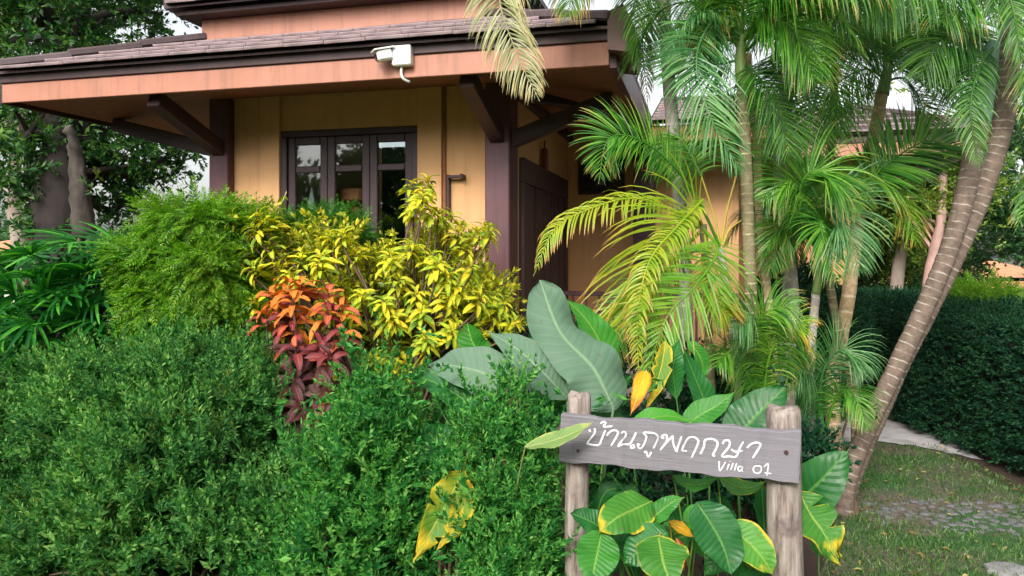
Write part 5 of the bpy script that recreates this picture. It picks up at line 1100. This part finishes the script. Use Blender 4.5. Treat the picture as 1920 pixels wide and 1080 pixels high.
fr(p10, [(1430, 780), (1440, 680), (1470, 620), (1520, 610)], [4.3, 4.2, 4.1, 4.0], 75, L_palmyg, n=46, N=(0, -.8, .6), droop=1.0, seed=77, W=.014)
fr(p10, [(1430, 780), (1400, 700), (1370, 660), (1340, 690)], [4.3, 4.2, 4.1, 4.0], 70, L_palm, n=46, N=(0, -.8, .6), droop=.9, seed=78, W=.014)

crown(p1, 1392, 80, 4.5, 4, 230, [L_palm, L_palmd, L_palms], 301)
crown(p3, 1480, 60, 5.2, 4, 210, [L_palmd, L_palm], 302)
crown(p4, 1664, 120, 5.6, 4, 210, [L_palmd, L_palmd, L_palm], 303)
crown(p6, 1488, 420, 5.6, 4, 130, [L_palm, L_palmd], 304)
crown(p5, 1532, 460, 4.8, 4, 120, [L_palm], 305, (20, 200))
# leaning double palm by the path
YE = 4.6
pe = thing('leaning_palm', 'leaning palm with two brown ringed trunks rising from one base beside the path', 'palm', tuple(P(1578, 960, YE)*np.array([1, 1, 0])))
def Pe(a, b, dy=0): return P(a, b, YE+dy)
base = Pe(1577, 960); base[2] = 0
trunk('trunk', pe, [base, Pe(1592, 890), Pe(1632, 790), Pe(1680, 690), Pe(1732, 580), Pe(1775, 480, -.02), Pe(1808, 370, -.05), Pe(1836, 230, -.06)], .050, .054, M_tr_brown, .054, 18, .10, flare=.02)
trunk('trunk', pe, [base+np.array([.015, .06, 0]), Pe(1600, 890, .07), Pe(1642, 790, .08), Pe(1686, 690, .08), Pe(1742, 580, .08), Pe(1796, 470, .08), Pe(1842, 360, .06), Pe(1880, 230, .05), Pe(1894, 60, .05), Pe(1896, -150, .05)], .048, .062, M_tr_brown, .054, 18, .10, flare=.02)
g = G(); V, Fs = tube(spline([Pe(1838, 232, -.06), Pe(1850, 160, -.05), Pe(1862, 80, -.04)], 12), np.linspace(.058, .040, 12), 12); add('crownshaft', V, Fs, plain('blue_green_crownshaft', (.12, .22, .15), .5, .25, 8, stretch=(1, 1, .2)), pe, smooth=True)
# aerial roots at the base
g = G()
for k in range(26):
    a = k/26*6.283; q = base+np.array([.03, .03, 0]); h = R.uniform(.05, .22); g.put(*tube([q+np.array([math.cos(a)*.05, math.sin(a)*.05, h]), q+np.array([math.cos(a)*.085, math.sin(a)*.085, 0])], [.007, .009], 5, False))
g.make('root', M_twig, pe, smooth=True)
fr(pe, [(1862, 90), (1820, 60), (1770, 70), (1720, 150)], [4.6, 4.5, 4.4, 4.4], 105, L_palmd, n=44, N=(0, -.9, .4), droop=.5, seed=81)
fr(pe, [(1862, 90), (1840, 100), (1800, 120), (1720, 135)], [4.6, 4.7, 4.8, 4.9], 110, L_palmd, n=40, N=(0, -.8, .5), droop=.3, seed=82)
fr(pe, [(1862, 90), (1840, 120), (1820, 200), (1835, 320)], [4.5, 4.4, 4.3, 4.3], 55, L_palmd, n=44, N=(-.3, -.9, .2), droop=.6, seed=83)
fr(pe, [(1896, -150), (1800, -120), (1700, -60), (1600, 40)], [4.6, 4.4, 4.2, 4.1], 150, L_palmd, n=54, N=(0, -.6, .7), droop=1.0, seed=84, W=.026)
fr(pe, [(1896, -150), (1850, -80), (1800, -30), (1760, 50)], [4.6, 4.5, 4.4, 4.3], 130, L_palm, n=50, N=(0, -.8, .5), droop=.8, seed=85, W=.024)
fr(pe, [(1896, -150), (1960, -60), (1960, 80), (1940, 260)], [4.6, 4.5, 4.4, 4.3], 110, L_palm, n=50, N=(-.2, -.9, .3), droop=.6, seed=86, W=.024)
fr(pe, [(1896, -150), (1980, 0), (1985, 250), (1900, 440)], [4.7, 4.7, 4.7, 4.7], 100, L_palm, n=60, N=(-.2, -.9, .3), droop=.8, seed=87, W=.024)
fr(pe, [(1896, -150), (1980, 40), (1990, 300), (1950, 500)], [4.9, 4.9, 4.9, 4.9], 110, L_palmd, n=60, N=(-.2, -.9, .3), droop=.8, seed=88, W=.024)
fr(pe, [(1896, -150), (1790, -160), (1690, -120), (1560, -60)], [4.6, 4.5, 4.3, 4.1], 170, L_palm, n=60, N=(0, -.5, .8), droop=1.4, seed=89, W=.026)
fr(pe, [(1896, -150), (1880, -60), (1900, 20), (1915, 120)], [4.5, 4.3, 4.2, 4.2], 70, L_palmd, n=40, N=(-.2, -.9, .3), droop=.8, seed=90)

# ================================================================== CLIPPED HEDGE BY THE PATH, TREES, FAR HOUSES
GR = 'clipped hedge by the path'
def boxhedge(label, x0, x1, y0, y1, h, n, seed):
    r = np.random.default_rng(seed); t = thing('clipped_hedge', label, 'hedge', ((x0+x1)/2, (y0+y1)/2, 0), GR)
    A = np.array([(y1-y0)*h, (x1-x0)*h, (x1-x0)*(y1-y0)*1.3]); f = r.choice(3, n, p=A/A.sum()); u = r.uniform(0, 1, (n, 3))
    p = np.array([x0, y0, .05])+u*np.array([x1-x0, y1-y0, h-.05]); N = np.zeros((n, 3))
    p[f == 0, 0] = x0; N[f == 0, 0] = -1; p[f == 1, 1] = y0; N[f == 1, 1] = -1; p[f == 2, 2] = h; N[f == 2, 2] = 1
    p = p+N*(.07*wob(p, 3.5)+.03*wob(p, 9)-r.exponential(.045, n))[:, None]
    D = nrm(N+r.normal(0, .6, (n, 3))+[0, 0, .3]); Nn = nrm(N*.5+[0, 0, 1]+r.normal(0, .4, (n, 3)))
    V, Fs = scatter(SPs[0], frames(D, Nn, .085*r.uniform(.7, 1.2, n)), p); add('foliage', V, Fs, L_rhedge, t, kind='stuff')
    twigs('stem', t, (x0+.3, (y0+y1)/2, 0), [((x0+.4, y, .5), (.3, .5, .5)) for y in np.linspace(y0+.4, y1-.4, 4)], 24, M_twig, seed)
    add('inner_block', *box((x0+.16, y0+.16, .02), (x1, y1, h-.2)), M_bark, t)  # solid dark block filling the hedge behind the leaves
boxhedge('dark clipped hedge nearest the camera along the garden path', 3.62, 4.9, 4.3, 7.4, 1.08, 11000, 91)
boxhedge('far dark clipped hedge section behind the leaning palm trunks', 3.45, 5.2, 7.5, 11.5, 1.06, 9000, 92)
shrub('round_bush', 'small fresh green bush poking above the clipped hedge', 'bush', [((4.75, 7.5, 1.0), (.42, .35, .32))], 1200, FE, .12, L_feather, 93, depth=.05)

LT = [leafT(.22), leafT(.28, .06)]
CLT = sprigT(5, 1, .42, .20, 60, seed=55)
def tree(name, label, trpts, r0, blobs, n, size, mat, bark, seed, group=None, depth=.5, limbs=14):
    t = thing(name, label, 'tree', (trpts[0][0], trpts[0][1], 0), group); r = np.random.default_rng(seed)
    s = spline(trpts, 30); rad = np.linspace(r0, r0*.45, 30)*(1+.10*wob(s, 3))
    V, Fs = tube(s, rad, 14); V += (V-np.vstack([np.repeat(s, 14, 0), s[:1], s[-1:]]))*(.16*wob(V, 8))[:, None]; add('trunk', V, Fs, bark, t, smooth=True)
    g = G()
    for k in range(limbs):
        c, q = blobs[r.integers(len(blobs))]; e = np.array(c)+r.normal(0, .45, 3)*np.array(q); b = s[int(r.uniform(.45, 1)*29)]
        m = (b+e)/2+np.array([0, 0, -.15])+r.normal(0, .15, 3); g.put(*tube(spline([b, m, e], 12), np.linspace(r0*.28, r0*.05, 12), 6, False))
    g.make('limb', bark, t, smooth=True)
    leafy('crown', t, blobs, n, [CLT], size, mat, seed, depth=depth, up=-.1, spread=.8, woba=.35, wobf=1.4); return t
def Bq(px, py, Y, rx, rz_, ry=None): return (tuple(P(px, py, Y)), (rx/F*Y, (ry or rx)/F*Y, rz_/F*Y))
shade = tree('shade_tree', 'big dark shade tree with thick black trunk standing beyond the house end', [P(120, 560, 8.6)*[1, 1, 0], P(112, 430, 8.6), P(118, 300, 8.6), P(108, 160, 8.7), P(120, -40, 8.8)], .30,
     [Bq(70, 60, 8.4, 100, 80), Bq(190, 30, 8.8, 90, 60), Bq(30, 230, 8.2, 70, 50), Bq(190, 250, 9.0, 80, 40), Bq(250, 300, 9.2, 70, 32), Bq(20, 310, 8.4, 60, 45), Bq(190, 345, 9.2, 50, 45), Bq(335, 275, 9.6, 45, 22), Bq(290, 20, 9.4, 50, 28), Bq(120, -60, 8.5, 200, 60), Bq(230, 390, 9.3, 30, 25), Bq(60, 400, 8.6, 50, 30)], 2700, .24, L_tree, M_bark, 101, depth=.4, limbs=30)
tree('shade_tree', 'slender brown tree whose pale green leaves show at the very corner', [P(60, 560, 10)*[1, 1, 0], P(40, 470, 10), P(25, 380, 10), P(30, 250, 10), P(20, 120, 10)], .12, [Bq(20, 20, 9.5, 80, 60), Bq(80, -10, 9.5, 70, 50), Bq(-20, 200, 10, 70, 70)], 1500, .22, L_treey, M_barkl, 103, depth=.4, limbs=8)
V, Fs = tube(spline([P(158, 440, 8.25), P(150, 360, 8.22), P(143, 300, 8.20), P(138, 262, 8.15), P(130, 234, 8.1)], 30), np.interp(np.linspace(0, 1, 30), [0, .3, .6, .8, .9, 1], [.12, .095, .07, .04, .055, .02]), 16)
V += .022*np.stack([wob(V, 11), wob(V+3, 11), wob(V+7, 11)], -1)+.018*np.stack([wob(V, 45), wob(V+3, 45), 0*V[:, 0]], -1)
add('branch_stub', V, Fs, plain('lichened_bark', (.075, .062, .052), .95, .7, 12, .9, 35, stretch=(1, 1, .3)), shade, smooth=True)['label'] = 'pale grey broken branch stub'
GB = 'trees beyond the clipped hedge'
tree('garden_tree', 'yellow green tree with leaning grey trunk beyond the hedge', [P(1672, 600, 11)*[1, 1, 0], P(1680, 540, 11), P(1695, 450, 11), P(1712, 360, 11), P(1725, 250, 11)], .11, [Bq(1700, 360, 11, 70, 60), Bq(1640, 400, 11.5, 60, 60), Bq(1760, 350, 11, 60, 60), Bq(1680, 470, 12, 50, 40), Bq(1600, 340, 11.5, 60, 60)], 1900, .20, L_treey, M_barkl, 105, GB, depth=.3, limbs=9)
tree('garden_tree', 'forked pinkish trunk tree just behind the leaning palm', [P(1742, 600, 10)*[1, 1, 0], P(1742, 540, 10), P(1752, 480, 10), P(1765, 400, 10), P(1770, 300, 10)], .10, [Bq(1740, 400, 10.3, 50, 40), Bq(1790, 330, 10.3, 60, 60), Bq(1700, 300, 10.5, 60, 40)], 1200, .20, L_treey, plain('pink_bark', (.42, .26, .22), .8, .3), 107, GB, depth=.3, limbs=9)
tree('garden_tree', 'dark green tree closing the view between palm clump and hedge', [P(1600, 600, 13)*[1, 1, 0], P(1600, 500, 13), P(1610, 350, 13)], .14, [Bq(1640, 500, 13, 90, 70), Bq(1720, 520, 14, 100, 60), Bq(1580, 420, 13, 80, 70), Bq(1800, 430, 15, 80, 50)], 2600, .24, L_far, M_barkl, 109, GB, depth=.4)
tree('garden_tree', 'tree with hanging green foliage above the far salmon roof', [P(1960, 600, 12)*[1, 1, 0], P(1950, 400, 12), P(1930, 200, 12)], .14, [Bq(1900, 330, 12, 70, 90), Bq(1960, 420, 12, 60, 60), Bq(1880, 220, 12, 60, 80)], 1800, .24, L_far, M_barkl, 111, GB, depth=.4)
# far treeline
tl = [((x, 34+3*math.sin(x*.7), (1.6 if x > -5 else .8)+.5*math.sin(x*1.3)), (3.2, 2.0, (2.4 if x > -5 else 1.3)+.6*math.sin(x*2.1))) for x in range(-32, 40, 3) if not (14 < x < 30)]
tl += [((x, -9+1.2*math.sin(x*.9), 1.6), (2.4, 1.5, 3.4+.5*math.sin(x*1.7))) for x in range(-16, 18, 2)]+[((s_*(13+math.sin(y)), y, 1.4), (1.5, 2.2, 2.6+.7*math.sin(y*1.3))) for s_ in (-1, 1) for y in range(-8, 14, 3)]
o = leafy('treeline', None, tl, 9000, [CLT], .75, L_far, 113, depth=.3, up=0, spread=.8, woba=.3, wobf=.5) if False else None
r_ = np.random.default_rng(113); p, N = blob_points(tl, 20000, r_, .3, woba=.3, wobf=.5); V, Fs = scatter(CLT, frames(nrm(N+r_.normal(0, .8, N.shape)), nrm(r_.normal(size=N.shape)), .8*r_.uniform(.7, 1.2, len(p))), p)
tag(add('treeline', V, Fs, L_far), 'line of trees closing off the gardens all around', 'trees', kind='stuff')
# far salmon bungalow and low white wall
def bungalow(label, px0, px1, Y, ytop, yeave, ybot, seed, disc=None):
    a, b_ = P(px0, ybot, Y), P(px1, ybot, Y); W = b_[0]-a[0]; ze, zt_ = P(0, yeave, Y)[2], P(0, ytop, Y)[2]
    t = thing('far_bungalow', label, 'house', ((a[0]+b_[0])/2, Y+2, 0)); x0, x1 = a[0], b_[0]
    add('wall', *box((x0+.4, Y+.5, 0), (x1-.4, Y+4, ze)), plain('far_wall_%d' % seed, (.75, .72, .68), .9), t)
    Vr = np.array([(x0, Y, ze), (x1, Y, ze), (x1-1.5, Y+2.2, zt_), (x0+1.5, Y+2.2, zt_), (x0, Y+4.5, ze), (x1, Y+4.5, ze)]); add('roof', Vr, [np.array([[0, 1, 2, 3], [4, 3, 2, 5], [0, 4, 5, 1]]), np.array([[0, 3, 4], [1, 5, 2]])], M_terra, t)
    for k in range(3):
        wx = x0+1+(x1-x0-2)*k/2.5; add('window', *box((wx, Y+.47, .8), (wx+.9, Y+.5, max(1.0, ze-.25))), M_black, t)
    return t
bungalow('far bungalow with salmon roof seen over the clipped hedge', 1790, 2080, 18, 488, 540, 600, 1)
bungalow('far bungalow with salmon roof seen past the shade tree trunk', -160, 42, 19, 440, 480, 560, 2)
lp = thing('garden_lamp', 'small dark round lamp head on a pole before the far salmon roof', 'lamp', P(1868, 600, 14)*[1, 1, 0])
V, Fs = tube([P(1858, 533, 14), P(1864, 530, 14), P(1870, 527, 14), P(1876, 525, 14)], [.03, .09, .09, .03], 12); add('lamp_head', V, Fs, M_dark, lp, smooth=True); add('pole', *tube([P(1868, 600, 14)*[1, 1, 0], P(1868, 532, 14)], .02, 7), M_dark, lp)
